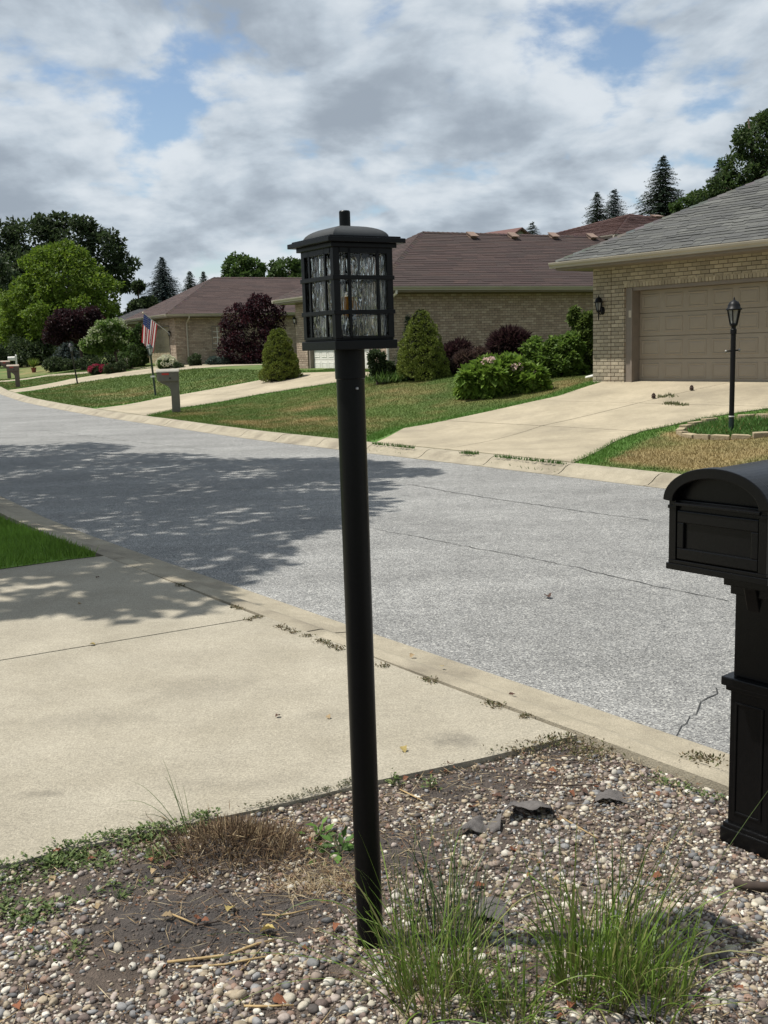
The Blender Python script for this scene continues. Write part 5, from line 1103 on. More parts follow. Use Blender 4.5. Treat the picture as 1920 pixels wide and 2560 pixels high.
shrub('tall light green shrub against the corner of the buff brick house', 1455, 952, [(1455, 870, 34, 50), (1462, 820, 24, 36), (1440, 800, 12, 26), (1470, 910, 26, 40), (1432, 790, 8, 20)], 8000, 0.11, [(0.12, 0.165, 0.038), (0.09, 0.13, 0.03)], 'leafy_shrub', 50, depth=26.3, lumps=90, lr=(0.1, 0.28), holes=0.2, hs=2.5)
# white drain pipe end beside the brick pillar
def drain():
    p = at_y(1466, 945, 24.6); q = at_y(1486, 940, 24.4); t = thing('drain_pipe', 'white drain pipe lying at the foot of the buff brick pillar', 'pipe', p); b = MB(); b.smooth = True; d = Vector(q-p); b.tube([(0, 0, 0), d*0.5, d], 0.045, 10); b.build('pipe', WHITE, t)
drain()
# the shade tree on the near side of the street: its trunk and crown stand beyond the left edge of the picture
def shade_tree():
    gx_, gy_ = -9.3, 11.4; t = thing('shade_tree', 'tall street tree left of the picture that shades the road', 'tree', (gx_, gy_, 0.0)); bl = []
    for (px, py, h, rr) in ((120, 1180, 9.6, 2.7), (430, 1185, 9.4, 2.3), (700, 1172, 9.0, 1.5), (640, 1270, 8.4, 1.35), (380, 1300, 8.8, 1.9), (120, 1330, 9.0, 1.9), (210, 1465, 7.6, 1.05), (380, 1395, 8.2, 1.1), (-150, 1250, 9.5, 2.6), (-400, 1400, 8.6, 2.2), (0, 1475, 7.8, 1.1), (900, 1172, 8.8, 0.95), (1010, 1178, 8.7, 0.45), (420, 1520, 7.2, 0.45), (760, 1215, 8.5, 1.0), (30, 1130, 10.5, 1.9), (-300, 1200, 11, 3)):
        g = at_z(px, py, -0.05); c = np.array(g)+np.array(SUN_DIR)*(h/SUN_DIR.z); bl.append((c[0]-gx_, c[1]-gy_, c[2], rr, rr, rr*0.62))
    tb = MB(); tb.smooth = True; tb.tube([(0, 0, -0.2), (0, 0, 2), (0.1, 0.1, 5), (0.3, 0.2, 8), (0.2, 0.2, 10)], [0.34, 0.24, 0.2, 0.14, 0.05], 12); r = random.Random(4)
    for q in bl: tb.tube([(0.1, 0.1, r.uniform(3.8, 6)), (q[0]*.5, q[1]*.5, (q[2]+5.5)/2+.3), q[:3]], [0.11, 0.07, 0.02], 7)
    tb.build('trunk', BARK, t)
    foliage('crown', bl, 48000, 0.20, MIDG, t, 77, lumps=0, holes=0.37, hs=0.85, wid=0.75)
shade_tree()
# ------------------------------------------------------------------ the gravel bed in front
def G(px, py): p = at_z(px, py, -0.012); return p[0], p[1]
MUD = [(*G(520, 2300), 0.40, 0.21, 1.0), (*G(300, 2215), 0.16, 0.07, 0.7), (*G(680, 2260), 0.2, 0.12, 0.9), (*G(1000, 2120), 0.22, 0.2, 0.55), (*G(1180, 1960), 0.3, 0.2, 0.5), (*G(860, 2150), 0.16, 0.15, 0.75), (*G(420, 2170), 0.14, 0.08, 0.9), (*G(1390, 1880), 0.12, 0.12, 0.5), (*G(1180, 2270), 0.14, 0.1, 0.5), (*G(560, 2130), 0.2, 0.14, 1.0)]
def mud(x, y):
    r = 0*np.asarray(x, float)
    for cx, cy, rx, ry, st in MUD: r = np.maximum(r, st*(1-sstep(np.hypot((x-cx)/rx, (y-cy)/ry), 0.45, 1.25)))
    return np.clip(r*1.15+(vnoise(x, y, 9, 3, 4)-0.5)*0.7*(r > 0.03), 0, 1)
STX, STY = G(575, 2125)
def zbed(x, y):
    x = np.asarray(x, float); y = np.asarray(y, float)
    return -0.022+0.018*(vnoise(x, y, 4, 3, 6)-0.5)+0.008*(vnoise(x, y, 22, 2, 9)-0.5)+0.07*np.exp(-(((x-STX)/0.17)**2+((y-STY)/0.12)**2))+0.018*np.exp(-(((x-G(420, 2300)[0])/0.2)**2+((y-G(420, 2300)[1])/0.1)**2))
def soil_col(x, y):
    m = mud(x, y)[..., None]; n = vnoise(x, y, 14, 3, 12)[..., None]; return (np.array([0.10, 0.076, 0.058])*(1-m)+np.array([0.062, 0.052, 0.045])*m)*(0.7+0.6*n)
Nn_ = np.concatenate([lin(-7, -1.05, 16), lin(-1.0, NJ-0.015, 190)]); D_ = np.concatenate([lin(0.003, 3.3, 150), lin(3.4, 9, 14)])
NN, DD = np.meshgrid(Nn_, D_, indexing='ij'); SS = nr(NN)-DD
def zb2(x, y):
    s, n = sn(x, y); e = np.minimum(nr(n)-s, NJ-n); return zbed(x, y)*sstep(e, -0.02, 0.05)-(0.005+0.013*sstep(n, 2.0, 2.5))*(1-sstep(e, 0, 0.05))
SOILM = mat('garden_soil', hx('4a3f36'), attr=True, scale=60, rough=0.95, bump=0.9, bscale=130, attr_n=0.5)
grid_sheet('garden_bed', SS, NN, zb2, SOILM, None, 'structure', soil_col)
def ico(sub):
    bm = bmesh.new(); bmesh.ops.create_icosphere(bm, subdivisions=sub, radius=1); V = np.array([v.co[:] for v in bm.verts]); F_ = np.array([[v.index for v in f.verts] for f in bm.faces]); bm.free(); return V, F_
PEB = mat('pebble', hx('9a8f80'), attr=True, scale=70, rough=0.75, bump=0.15, bscale=120, attr_n=0.35)
def pebbles(name, X, Y, R_, sub, pal, w, seed, sink=0.25, flat=(0.45, 0.8)):
    r = np.random.default_rng(seed); V0, F0 = ico(sub); n = len(X); nv = len(V0); prot = []
    for k in range(14):
        q = V0*(1+0.26*(vnoise(V0[:, 0]*1.2+V0[:, 2]*.7, V0[:, 1]*1.2-V0[:, 2]*.5, 1.0, 2, k)-0.5)[:, None]*2); q = q*np.array([1, r.uniform(.62, .95), r.uniform(*flat)]); prot.append(q)
    prot = np.array(prot)[r.integers(0, 14, n)]; a = r.random(n)*6.283; tl = r.normal(size=n)*0.28; ca, sa, ct, st = np.cos(a), np.sin(a), np.cos(tl), np.sin(tl)
    x, y, z = prot[..., 0], prot[..., 1], prot[..., 2]; y2, z2 = y*ct[:, None]-z*st[:, None], y*st[:, None]+z*ct[:, None]
    V = np.stack([x*ca[:, None]-y2*sa[:, None], x*sa[:, None]+y2*ca[:, None], z2], -1)*R_[:, None, None]; zb = zb2(X, Y)
    V[..., 0] += X[:, None]; V[..., 1] += Y[:, None]; V[..., 2] += (zb+R_*sink)[:, None]
    c = np.array(pal)[r.choice(len(pal), n, p=np.array(w)/sum(w))]*r.uniform(.76, 1.22, (n, 1)); F_ = (F0[None]+(np.arange(n)*nv)[:, None, None]).reshape(-1, 3)
    return np_mesh(name, V.reshape(-1, 3), F_, PEB, np.repeat(c, nv, 0), True)
PPAL = [(0.38, 0.34, 0.265), (0.52, 0.48, 0.40), (0.29, 0.235, 0.16), (0.215, 0.168, 0.132), (0.145, 0.105, 0.086), (0.12, 0.118, 0.116), (0.19, 0.185, 0.178), (0.22, 0.14, 0.10), (0.07, 0.058, 0.05), (0.29, 0.24, 0.205)]
PW = [15, 9, 16, 15, 12, 8, 8, 4, 10, 8]
def bed_pts(n, x0, x1, y0, y1, keepf, seed):
    r = np.random.default_rng(seed); X = r.uniform(x0, x1, n); Y = r.uniform(y0, y1, n); s, q = sn(X, Y); k = (s < nr(q)-0.012) & (q < NJ-0.015) & (r.random(n) < keepf(X, Y)); k &= np.hypot(X+0.078, Y-2.767) > 0.046; k &= (np.abs((X-1.235)*0.623-(Y-3.29)*0.783) > 0.093) | (np.abs((X-1.235)*0.783+(Y-3.29)*0.623) > 0.093); return X[k], Y[k]
stub = lambda x, y: np.exp(-(((x-STX)/0.14)**2+((y-STY)/0.1)**2))
gk = lambda x, y: np.clip((1-mud(x, y)*1.25)-stub(x, y), 0.02, 1)*np.clip(0.35+1.7*(vnoise(x, y, 6, 3, 33)-0.30)+0.6*sstep(x-0.25*(y-3), 0.42, 0.8)+0.35*(1-sstep(y, 2.35, 2.6)), 0, 1)
def gravel():
    for nm, n, y0, y1, sub, med, sd_, seed in (('near', 38000, 1.95, 2.95, 2, 0.0063, 0.42, 50), ('margin', 36000, 1.5, 2.95, 1, 0.0075, 0.35, 52), ('far', 54000, 2.95, 4.75, 1, 0.0066, 0.42, 51)):
        X, Y = bed_pts(n, {'near': -1.45, 'margin': -3.0, 'far': -1.7}[nm], {'near': 1.95, 'margin': 2.8, 'far': 2.3}[nm], y0, y1, gk, seed); kk = ((X < -1.45) | (X > 1.95) | (Y < 1.95)) if nm == 'margin' else X > -99; X, Y = X[kk], Y[kk]; r = np.random.default_rng(seed); R_ = np.clip(med*np.exp(r.normal(size=len(X))*sd_), 0.0035, 0.019)
        for big in ((True, False) if nm == 'near' else (True,)):
            k = (R_ > 0.0100) == big if nm == 'near' else R_ > 0
            o = new_obj('gravel', pebbles('gravel', X[k], Y[k], R_[k], sub if big else 1, PPAL, PW, seed+big)); tag(o, 'mixed river pebbles of the bed, %s' % (('larger stones of the band nearest us' if big else 'fine stones of the band nearest us') if nm == 'near' else ('the band by the curb and driveway' if nm == 'far' else 'the margins beyond the picture edges')), 'gravel', None, 'stuff')
    X, Y = bed_pts(20000, -1.4, 1.9, 2.0, 4.7, lambda x, y: np.clip(0.15+mud(x, y), 0, 1), 60); r = np.random.default_rng(60); R_ = np.clip(0.0034*np.exp(r.normal(size=len(X))*0.5), 0.0015, 0.011)
    o = new_obj('soil_crumbs', pebbles('soil_crumbs', X, Y, R_, 1, [(0.075, 0.06, 0.05), (0.055, 0.046, 0.04), (0.11, 0.085, 0.06), (0.16, 0.12, 0.085)], [5, 5, 3, 1], 61, 0.2, (0.5, 0.9))); tag(o, 'dark crumbs of soil between the pebbles', 'soil', None, 'stuff')
gravel()
# straw, stubble, twigs
STRAW = leafm('straw', 0.15, 0.7); STP = [(0.42, 0.33, 0.20), (0.50, 0.42, 0.28), (0.30, 0.21, 0.12), (0.22, 0.14, 0.08), (0.36, 0.27, 0.15)]
def straws(name, X, Y, ln, wd, tilt, pal, seed, zoff=0.008, out=None):
    r = np.random.default_rng(seed); n = len(X); a = r.random(n)*6.283; t = tilt(r, n); A = np.stack([np.cos(a)*np.cos(t), np.sin(a)*np.cos(t), np.sin(t)], -1)
    if out is not None: A[:, :2] += out
    return diamonds(np.stack([X, Y, zb2(X, Y)+zoff*r.random(n)], -1), A, r.normal(size=(n, 3))*.4+np.array([0, -.5, 1]), ln(r, n), wd(r, n), pal_pick(pal, n, r, 0.25), name, STRAW, 0.35)
X, Y = bed_pts(9500, -1.35, 1.7, 2.0, 4.6, lambda x, y: np.clip(mud(x, y)*0.5+0.12+0.5*(vnoise(x, y, 3.1, 2, 71) > 0.55), 0, 1), 70)
tag(new_obj('straw_litter', straws('straw_litter', X, Y, lambda r, n: r.uniform(.02, .09, n)*np.where(r.random(n) < .1, 1.8, 1), lambda r, n: r.uniform(.0015, .0035, n), lambda r, n: r.normal(size=n)*.12+.04, STP, 72, 0.014)), 'thin dry straw bits strewn over soil and pebbles', 'straw', None, 'stuff')
X, Y = bed_pts(9000, -1.35, 1.7, 2.0, 4.6, lambda x, y: np.clip(0.15+0.5*(vnoise(x, y, 2.6, 2, 81) > 0.5)+0.3*mud(x, y), 0, 1), 80); r = np.random.default_rng(80); n = len(X)
tag(new_obj('leaf_litter', diamonds(np.stack([X, Y, zb2(X, Y)+0.004+0.012*r.random(n)], -1), r.normal(size=(n, 3))*np.array([1, 1, .25]), r.normal(size=(n, 3))*.5+np.array([0, 0, 1]), .012*r.uniform(.5, 1.8, n), .007*r.uniform(.6, 1.4, n), pal_pick([(0.16, 0.095, 0.055), (0.11, 0.07, 0.045), (0.24, 0.16, 0.09), (0.20, 0.10, 0.055), (0.08, 0.055, 0.04)], n, r, .3), 'leaf_litter', STRAW, .4)), 'flakes of crumbled brown leaves over the bed', 'leaf litter', None, 'stuff')
r = np.random.default_rng(5); n = 3200; X = STX+0.03+r.normal(size=n)*0.145; Y = STY+r.normal(size=n)*0.085
t = thing('cut_grass_clump', 'brown stubble of a grass clump cut to the ground, left of the lamp pole', 'plant', (0, 0, 0))
new_obj('stubble', straws('stubble', X, Y, lambda r, n: r.uniform(.02, .065, n), lambda r, n: r.uniform(.002, .0045, n), lambda r, n: np.clip(r.normal(size=n)*.7+.75, .0, 1.55), [(0.13, 0.085, 0.05), (0.18, 0.12, 0.07), (0.085, 0.055, 0.035), (0.38, 0.29, 0.17), (0.24, 0.165, 0.095)], 73, 0.004, np.stack([(X-STX)*2.2, (Y-STY)*2.2], -1)), t)
X, Y = G(870, 2200); X = X-0.08+r.normal(size=900)*0.10; Y = Y+r.normal(size=900)*0.06
new_obj('loose_straw', straws('loose_straw', X, Y, lambda r, n: r.uniform(.02, .06, n), lambda r, n: r.uniform(.0015, .003, n), lambda r, n: np.clip(r.normal(size=n)*.3+.3, .0, 1.3), STP, 74), t)
STK = [mat('dry_stalk', hx('b39a6d'), hx('8f7750'), 30, 0.8, rnd=0.2), mat('dark_twig', hx('4a3d33'), hx('362c25'), 30, 0.9)]
def stalk(pts, rad, mi, label, name='dry_stalk', cat='stalk', group=None):
    W3 = []
    for (px, py) in pts: x, y = G(px, py); W3.append(Vector((x, y, float(zb2(x, y))+rad+0.006)))
    o0 = W3[0]; b = MB(); b.smooth = True; b.tube([p-o0 for p in W3], [rad]*(len(W3)-1)+[rad*0.6], 7); o = b.build(name, STK[mi], None, loc=o0); tag(o, label, cat, group)
stalk([(418, 2401), (500, 2397), (570, 2390), (640, 2365), (685, 2350)], 0.0042, 0, 'longest bent straw stalk lying across the mud below the stubble'); stalk([(470, 2414), (560, 2410), (620, 2400), (705, 2383)], 0.003, 0, 'greenish straw just below the longest stalk')
stalk([(488, 2407), (515, 2375), (540, 2343)], 0.0026, 1, 'short dark stem standing between the two long straws'); stalk([(575, 2449), (610, 2415), (650, 2375)], 0.0022, 0, 'slanting thin straw right of the mud'); stalk([(432, 2300), (460, 2310), (490, 2320)], 0.0032, 0, 'short pale straw on the mud with dark leaf bits')
stalk([(495, 2322), (520, 2317), (552, 2311)], 0.0032, 1, 'brown stem ending beside a pale curled leaf'); stalk([(655, 2290), (690, 2290), (730, 2285), (780, 2270)], 0.0028, 0, 'pale straw reaching towards the lamp pole foot'); stalk([(610, 2512), (660, 2513), (735, 2514)], 0.0034, 0, 'straight pale straw near the bottom edge, left of the pole')
stalk([(440, 2215), (465, 2195), (488, 2178)], 0.003, 0, 'short tan straw above the mud by orange leaves'); stalk([(1400, 2040), (1450, 2070), (1495, 2095)], 0.0036, 0, 'pale stalk right of the torn fabric'); stalk([(1000, 1975), (1030, 1990), (1060, 2005)], 0.003, 0, 'pale stalk near the seedling beside the driveway edge'); stalk([(1320, 1957), (1410, 1963), (1500, 1962)], 0.003, 1, 'thin dark twig lying on pebbles behind the torn fabric')
stalk([(1838, 2213), (1860, 2222), (1925, 2224), (1990, 2222)], 0.0135, 1, 'thick dark stick lying on the gravel at the right edge', 'stick', 'stick')
# fallen leaves
LFM = [mat('dead_leaf_%s' % k, hx(a), hx(b), 25, 0.8, 0.3, 60, rnd=0.2, trans=0.15) for k, a, b in (('orange', '8f5a3c', '6d442e'), ('tan', 'b09a76', '8a7454'), ('brown', '5f4435', '473126'), ('yellow', 'b9a66a', '9a874c'))]
def leaf_protos():
    out = []
    for k in range(4):
        rr = random.Random(k); b = MB(); n = 8; L_ = 1.0; rows = []
        for i_ in range(n+1):
            u = i_/n; w = 0.36*math.sin(math.pi*u**0.8)*(1+0.18*math.sin(u*19+k)); c = 0.16*math.sin(u*2.5+k)-0.06*u
            rows.append([(u-.5, -w, c+abs(w)*rr.uniform(.3, .9)), (u-.5, 0, c), (u-.5, w, c+abs(w)*rr.uniform(.3, .9))])
        b.smooth = True; b.add([p for q in rows for p in q], [f for i_ in range(n) for f in ((3*i_, 3*i_+1, 3*i_+4, 3*i_+3), (3*i_+1, 3*i_+2, 3*i_+5, 3*i_+4))]); out.append(b)
    return out
LP_ = leaf_protos(); LMESH = {(k, m): LP_[k].mesh('fallen_leaf', LFM[m], fixn=False) for k in range(4) for m in range(4)}
_lc = random.Random(8)
def fallen(px, py, size, m, z=None, label=None, group=None):
    x, y = G(px, py); s, n = sn(x, y); zz = z if z is not None else float(zb2(x, y))+0.012
    o = new_obj('fallen_leaf', LMESH[(_lc.randrange(4), m)], None, (x, y, zz)); o.rotation_euler = (_lc.uniform(-.4, .4), _lc.uniform(-.3, .3), _lc.uniform(0, 6.28)); o.scale = (size,)*3; tag(o, label or ('one of the %s fallen leaves scattered over the gravel bed' % ('orange-brown', 'tan', 'dark brown', 'yellowish')[m]), 'leaf', group or ('%s fallen leaves on the gravel bed' % ('orange-brown', 'tan', 'dark brown', 'yellowish')[m]))
fallen(578, 2282, 0.042, 3, label='pale curled yellowish leaf alone on the dark mud'); fallen(670, 2331, 0.05, 3, label='long pale leaf at the right edge of the mud')
fallen(417, 2306, 0.034, 1, label='pale tan leaf at the left part of the mud'); fallen(240, 2265, 0.035, 1, label='tan leaf on pebbles at the left below the weeds'); fallen(384, 2182, 0.03, 1, label='small tan leaf above the mud, below the stubble'); fallen(130, 2200, 0.034, 1, label='tan leaf among the weeds near the left edge')
for q in ((140, 2140, 0), (232, 2147, 0), (235, 2130, 1), (378, 2152, 0), (415, 2168, 2), (482, 2180, 0), (490, 2200, 0), (80, 2330, 0), (75, 2345, 2), (55, 2290, 1), (500, 2305, 0), (520, 2318, 0), (780, 2100, 0), (800, 2115, 0), (775, 2135, 1), (1110, 1925, 0), (1085, 1935, 0), (1050, 1945, 2), (1010, 1950, 0), (1130, 1912, 0), (1180, 2018, 0), (1195, 2012, 1), (1430, 1985, 0), (1460, 1975, 2), (1490, 1972, 0), (1415, 1980, 2), (1640, 1985, 0), (1600, 1988, 1), (1285, 2120, 0), (1345, 2155, 0), (1260, 2175, 2), (1320, 2190, 0), (1150, 2165, 1), (1100, 2180, 0), (1200, 2215, 0), (1640, 2190, 0), (1180, 2400, 1), (1430, 2520, 0), (1400, 2540, 0), (1740, 2400, 1), (1760, 2480, 0), (1850, 2470, 0), (40, 2520, 0), (440, 2495, 2), (700, 2500, 0), (760, 2375, 0), (840, 2320, 0), (430, 2120, 2), (1735, 2470, 1), (1240, 1990, 2), (1380, 1935, 0), (1500, 1955, 1), (1390, 2200, 1), (1360, 1910, 3)): fallen(q[0]+_lc.uniform(-6, 6), q[1]+_lc.uniform(-5, 5), _lc.uniform(.02, .038), q[2])
for px, py, m, s, z, l in ((308, 2055, 2, 0.04, 0.012, 'dark leaf hovering on a stem at the driveway edge'), (695, 1800, 2, 0.03, 0.006, 'small brown leaf alone on the pale driveway'), (822, 1802, 1, 0.03, 0.006, 'small pale leaf left of the lamp pole on the driveway'), (232, 1619, 3, 0.035, 0.006, 'yellow leaf on the driveway joint at the left'), (245, 1450, 2, 0.035, 0.006, 'dark leaf on the shaded driveway slab'), (200, 1514, 1, 0.03, 0.006, 'pale leaf on the shaded driveway slab'), (1010, 1885, 3, 0.04, 0.006, 'yellowish leaf on the driveway right of the pole'), (683, 1533, 2, 0.045, -0.02, 'curled dark leaf on the near curb left of the pole'), (1280, 1725, 2, 0.035, -0.03, 'brown leaf on the near curb right of the pole'), (1030, 1628, 1, 0.04, -0.04, 'pale leaf at the asphalt edge right of the pole'), (1370, 1475, 2, 0.07, -0.06, 'brown leaf on the asphalt in the middle of the road'), (1105, 1657, 3, 0.03, -0.03, 'yellow leaf bit on the near curb')):
    if l.startswith('dark leaf hovering'): continue
    fallen(px, py, s, m, z, l, None)
MARKS = [('the brown stubble', 600, 2120), ('the dark mud patch', 540, 2290), ('the lamp pole foot', 910, 2330), ('the torn fabric flap', 1320, 2030), ('the loose grass clump', 1080, 2400), ('the dense grass clump', 1500, 2400), ('the mailbox plinth', 1800, 2090), ('the weedy driveway edge', 200, 2140), ('the bottom left corner', 60, 2540), ('the driveway corner by the curb', 1400, 1860)]
def place_labels():
    got = {}
    for o in list(bpy.data.objects):
        if o.name.startswith('fallen_leaf') and o.get('label', '').startswith('one of the'):
            X_, Y_ = pix(np.array(o.location)); nm, mx_, my_ = min(MARKS, key=lambda q: math.hypot(q[1]-X_, (q[2]-Y_)*1.6)); dx, dy = X_-mx_, (Y_-my_)*1.6
            rel = ('left of' if dx < 0 else 'right of') if abs(dx) > abs(dy) else ('behind' if dy < 0 else 'in front of')
            got.setdefault((o['label'].split()[3], rel, nm), []).append((math.hypot(dx, dy), o))
    ORD = ('nearest', 'second nearest', 'third nearest', 'fourth nearest', 'fifth nearest', 'sixth nearest', 'seventh nearest', 'eighth nearest')
    for (c, rel, nm), L_ in got.items():
        for k, (_, o) in enumerate(sorted(L_, key=lambda q: q[0])): o['label'] = ('%s fallen leaf %s %s' % (c, rel, nm)) if len(L_) == 1 else ('%s fallen leaf %s %s, %s of these' % (c, rel, nm, ORD[k]))
    for o in bpy.data.objects:
        if o.name.startswith('fallen_leaf'): o['group'] = 'dry leaves fallen on the ground'
place_labels()
# crumbs and moss in the driveway joint
MOSS = [(0.15, 0.12, 0.065), (0.10, 0.105, 0.04), (0.20, 0.155, 0.09)]
def moss(pix, n, sp, label):
    r = np.random.default_rng(len(pix)*7+n); P = []
    for px, py in pix:
        g = at_z(px, py, 0.0)
        P.append(np.stack([g[0]+r.normal(size=n)*sp*1.4, g[1]+r.normal(size=n)*sp, 0.001+0.010*r.random(n)], -1))
    P = np.concatenate(P); n = len(P); o = new_obj('joint_moss', diamonds(P, r.normal(size=(n, 3))+np.array([0, 0, .5]), r.normal(size=(n, 3))+np.array([0, 0, 1]), .014*r.uniform(.5, 1.6, n), .008, pal_pick(MOSS, n, r), 'joint_moss', STRAW)); tag(o, label, 'moss', None, 'stuff')
moss([(585, 1519), (598, 1523), (640, 1545), (622, 1551), (700, 1568), (716, 1575), (735, 1582), (800, 1604), (815, 1610), (832, 1618), (850, 1624), (960, 1668), (1065, 1700), (1080, 1706), (1225, 1760), (1245, 1768), (1310, 1793), (450, 1465), (770, 1592)], 46, 0.012, 'brown moss and crumbs in the joint along the near curb')
moss([(1400, 1845), (1420, 1852), (1445, 1862), (1470, 1872), (1500, 1884), (1370, 1858), (1330, 1868), (1290, 1880), (1440, 1880), (1475, 1890)], 60, 0.03, 'dry weedy scraps at the corner where driveway meets curb'); moss([(1735, 1893), (1755, 1898), (1775, 1905)], 60, 0.02, 'reddish brown leaf litter in the gutter beside the mailbox')
# weeds
WEED = leafm('weed_leaves', 0.25, 0.55)
def weeds(name, C_, per, sz, spread, pal, seed, label, up=0.5, stem=0.03, parent=None):
    r = np.random.default_rng(seed); C_ = np.repeat(C_, per, 0); n = len(C_); a = r.random(n)*6.283; rad = np.abs(r.normal(size=n))*spread; X = C_[:, 0]+np.cos(a)*rad; Y = C_[:, 1]+np.sin(a)*rad; sw_, nw_ = sn(X, Y); Zz = np.where(sw_ > nr(nw_), 0.001, zb2(X, Y))+0.005+stem*r.random(n)**1.5*(1.3-np.minimum(rad/spread, 1.2)); A = np.stack([np.cos(a), np.sin(a), r.uniform(-.1, .6, n)], -1)+r.normal(size=(n, 3))*.3
    ln = sz*r.uniform(.6, 1.4, n); return new_obj(name, diamonds(np.stack([X, Y, Zz], -1), A, np.array([0, 0, 1.0])+r.normal(size=(n, 3))*.35, ln, ln*.55, pal_pick(pal, n, r, .3), name, WEED, 0.12), parent)
WP = [(0.11, 0.155, 0.045), (0.08, 0.12, 0.036), (0.145, 0.18, 0.06)]
r = np.random.default_rng(6); C1 = []
for (a, b, n, w) in (((20, 2190), (160, 2150), 26, 0.035), ((150, 2150), (300, 2105), 26, 0.035), ((300, 2110), (480, 2075), 34, 0.035), ((30, 2265), (110, 2300), 32, 0.05), ((150, 2170), (420, 2140), 30, 0.045), ((480, 2070), (530, 2050), 8, 0.02), ((250, 2230), (340, 2215), 6, 0.04), ((-60, 2230), (40, 2200), 16, 0.05), ((150, 2360), (200, 2370), 5, 0.04)):
    for _ in range(n): u = r.random(); x, y = G(a[0]*(1-u)+b[0]*u, a[1]*(1-u)+b[1]*u); C1.append((x+r.normal()*w+ES[0]*.02, y+r.normal()*w*.7+ES[1]*.02))
tag(weeds('ground_weeds', np.array(C1), 15, 0.016, 0.024, WP, 90, '', stem=0.014), 'small-leaved green weeds creeping along the driveway edge at the left', 'weeds', None, 'stuff')
C2 = [(x, y) for px, py in [(1660, 1950), (1675, 1958), (1690, 1962), (1710, 1970), (1725, 1975), (1745, 1983), (1765, 1990), (1790, 1995), (1650, 1945), (1640, 1935)] for x, y in (G(px, py),)]
tag(weeds('ground_weeds', np.array(C2), 26, 0.014, 0.03, WP, 91, '', stem=0.012), 'weeds along the curb just left of the black mailbox', 'weeds', None, 'stuff')
C3 = [(x+random.gauss(0, .015), y+random.gauss(0, .01)) for k in range(30) for x, y in (G(640+k*9, 2030-k*2.3),)]
tag(weeds('ground_weeds', np.array(C3), 16, 0.010, 0.015, [(0.09, 0.09, 0.045), (0.06, 0.07, 0.03), (0.12, 0.10, 0.06)], 92, '', stem=0.012), 'dull brown-green weeds on the slab edge left of the pole', 'weeds', None, 'stuff')
C3 = [(x+random.gauss(0, .02), y+random.gauss(0, .015)) for k in range(26) for x, y in (G(1000+k*14, 1954-k*3.4+random.uniform(0, 16)),)]
tag(weeds('ground_weeds', np.array(C3), 14, 0.010, 0.02, [(0.08, 0.075, 0.045), (0.06, 0.06, 0.03), (0.12, 0.09, 0.06)], 95, '', stem=0.012), 'withered weed scraps along the slab edge right of the pole', 'weeds', None, 'stuff')
def seedling(px, py, n, sz, h, sp, label, pal=WP, seed=1):
    x, y = G(px, py); t = thing('weed_plant', label, 'weed', (0, 0, 0)); weeds('leaves', np.array([(x, y)]), n, sz, sp, pal, seed, '', stem=h, parent=t); b = MB(); z = float(zb2(x, y)); rr = random.Random(seed)
    for _ in range(5): b.tube([(x, y, z-.01), (x+rr.gauss(0, sp*.6), y+rr.gauss(0, sp*.6), z+h*.9)], [0.0016, 0.001], 5)
    b.build('stem', mat('weed_stem', (0.08, 0.12, 0.04), rough=.7), t)
seedling(985, 1960, 36, 0.018, 0.055, 0.022, 'feathery green seedling at the slab edge right of the pole', seed=93); seedling(1078, 1968, 34, 0.018, 0.045, 0.022, 'second green seedling, further right along the slab edge', seed=94)
seedling(850, 2125, 26, 0.045, 0.07, 0.045, 'broad-leaved green weed just left of the lamp pole', [(0.09, 0.18, 0.03), (0.07, 0.14, 0.025)], 96); seedling(800, 2090, 12, 0.04, 0.05, 0.03, 'small pair of bright leaves left of the broad-leaved weed', [(0.11, 0.20, 0.03), (0.08, 0.15, 0.025)], 97); seedling(300, 2240, 14, 0.018, 0.02, 0.02, 'tiny lone weed on the soil below the weedy edge', seed=98)
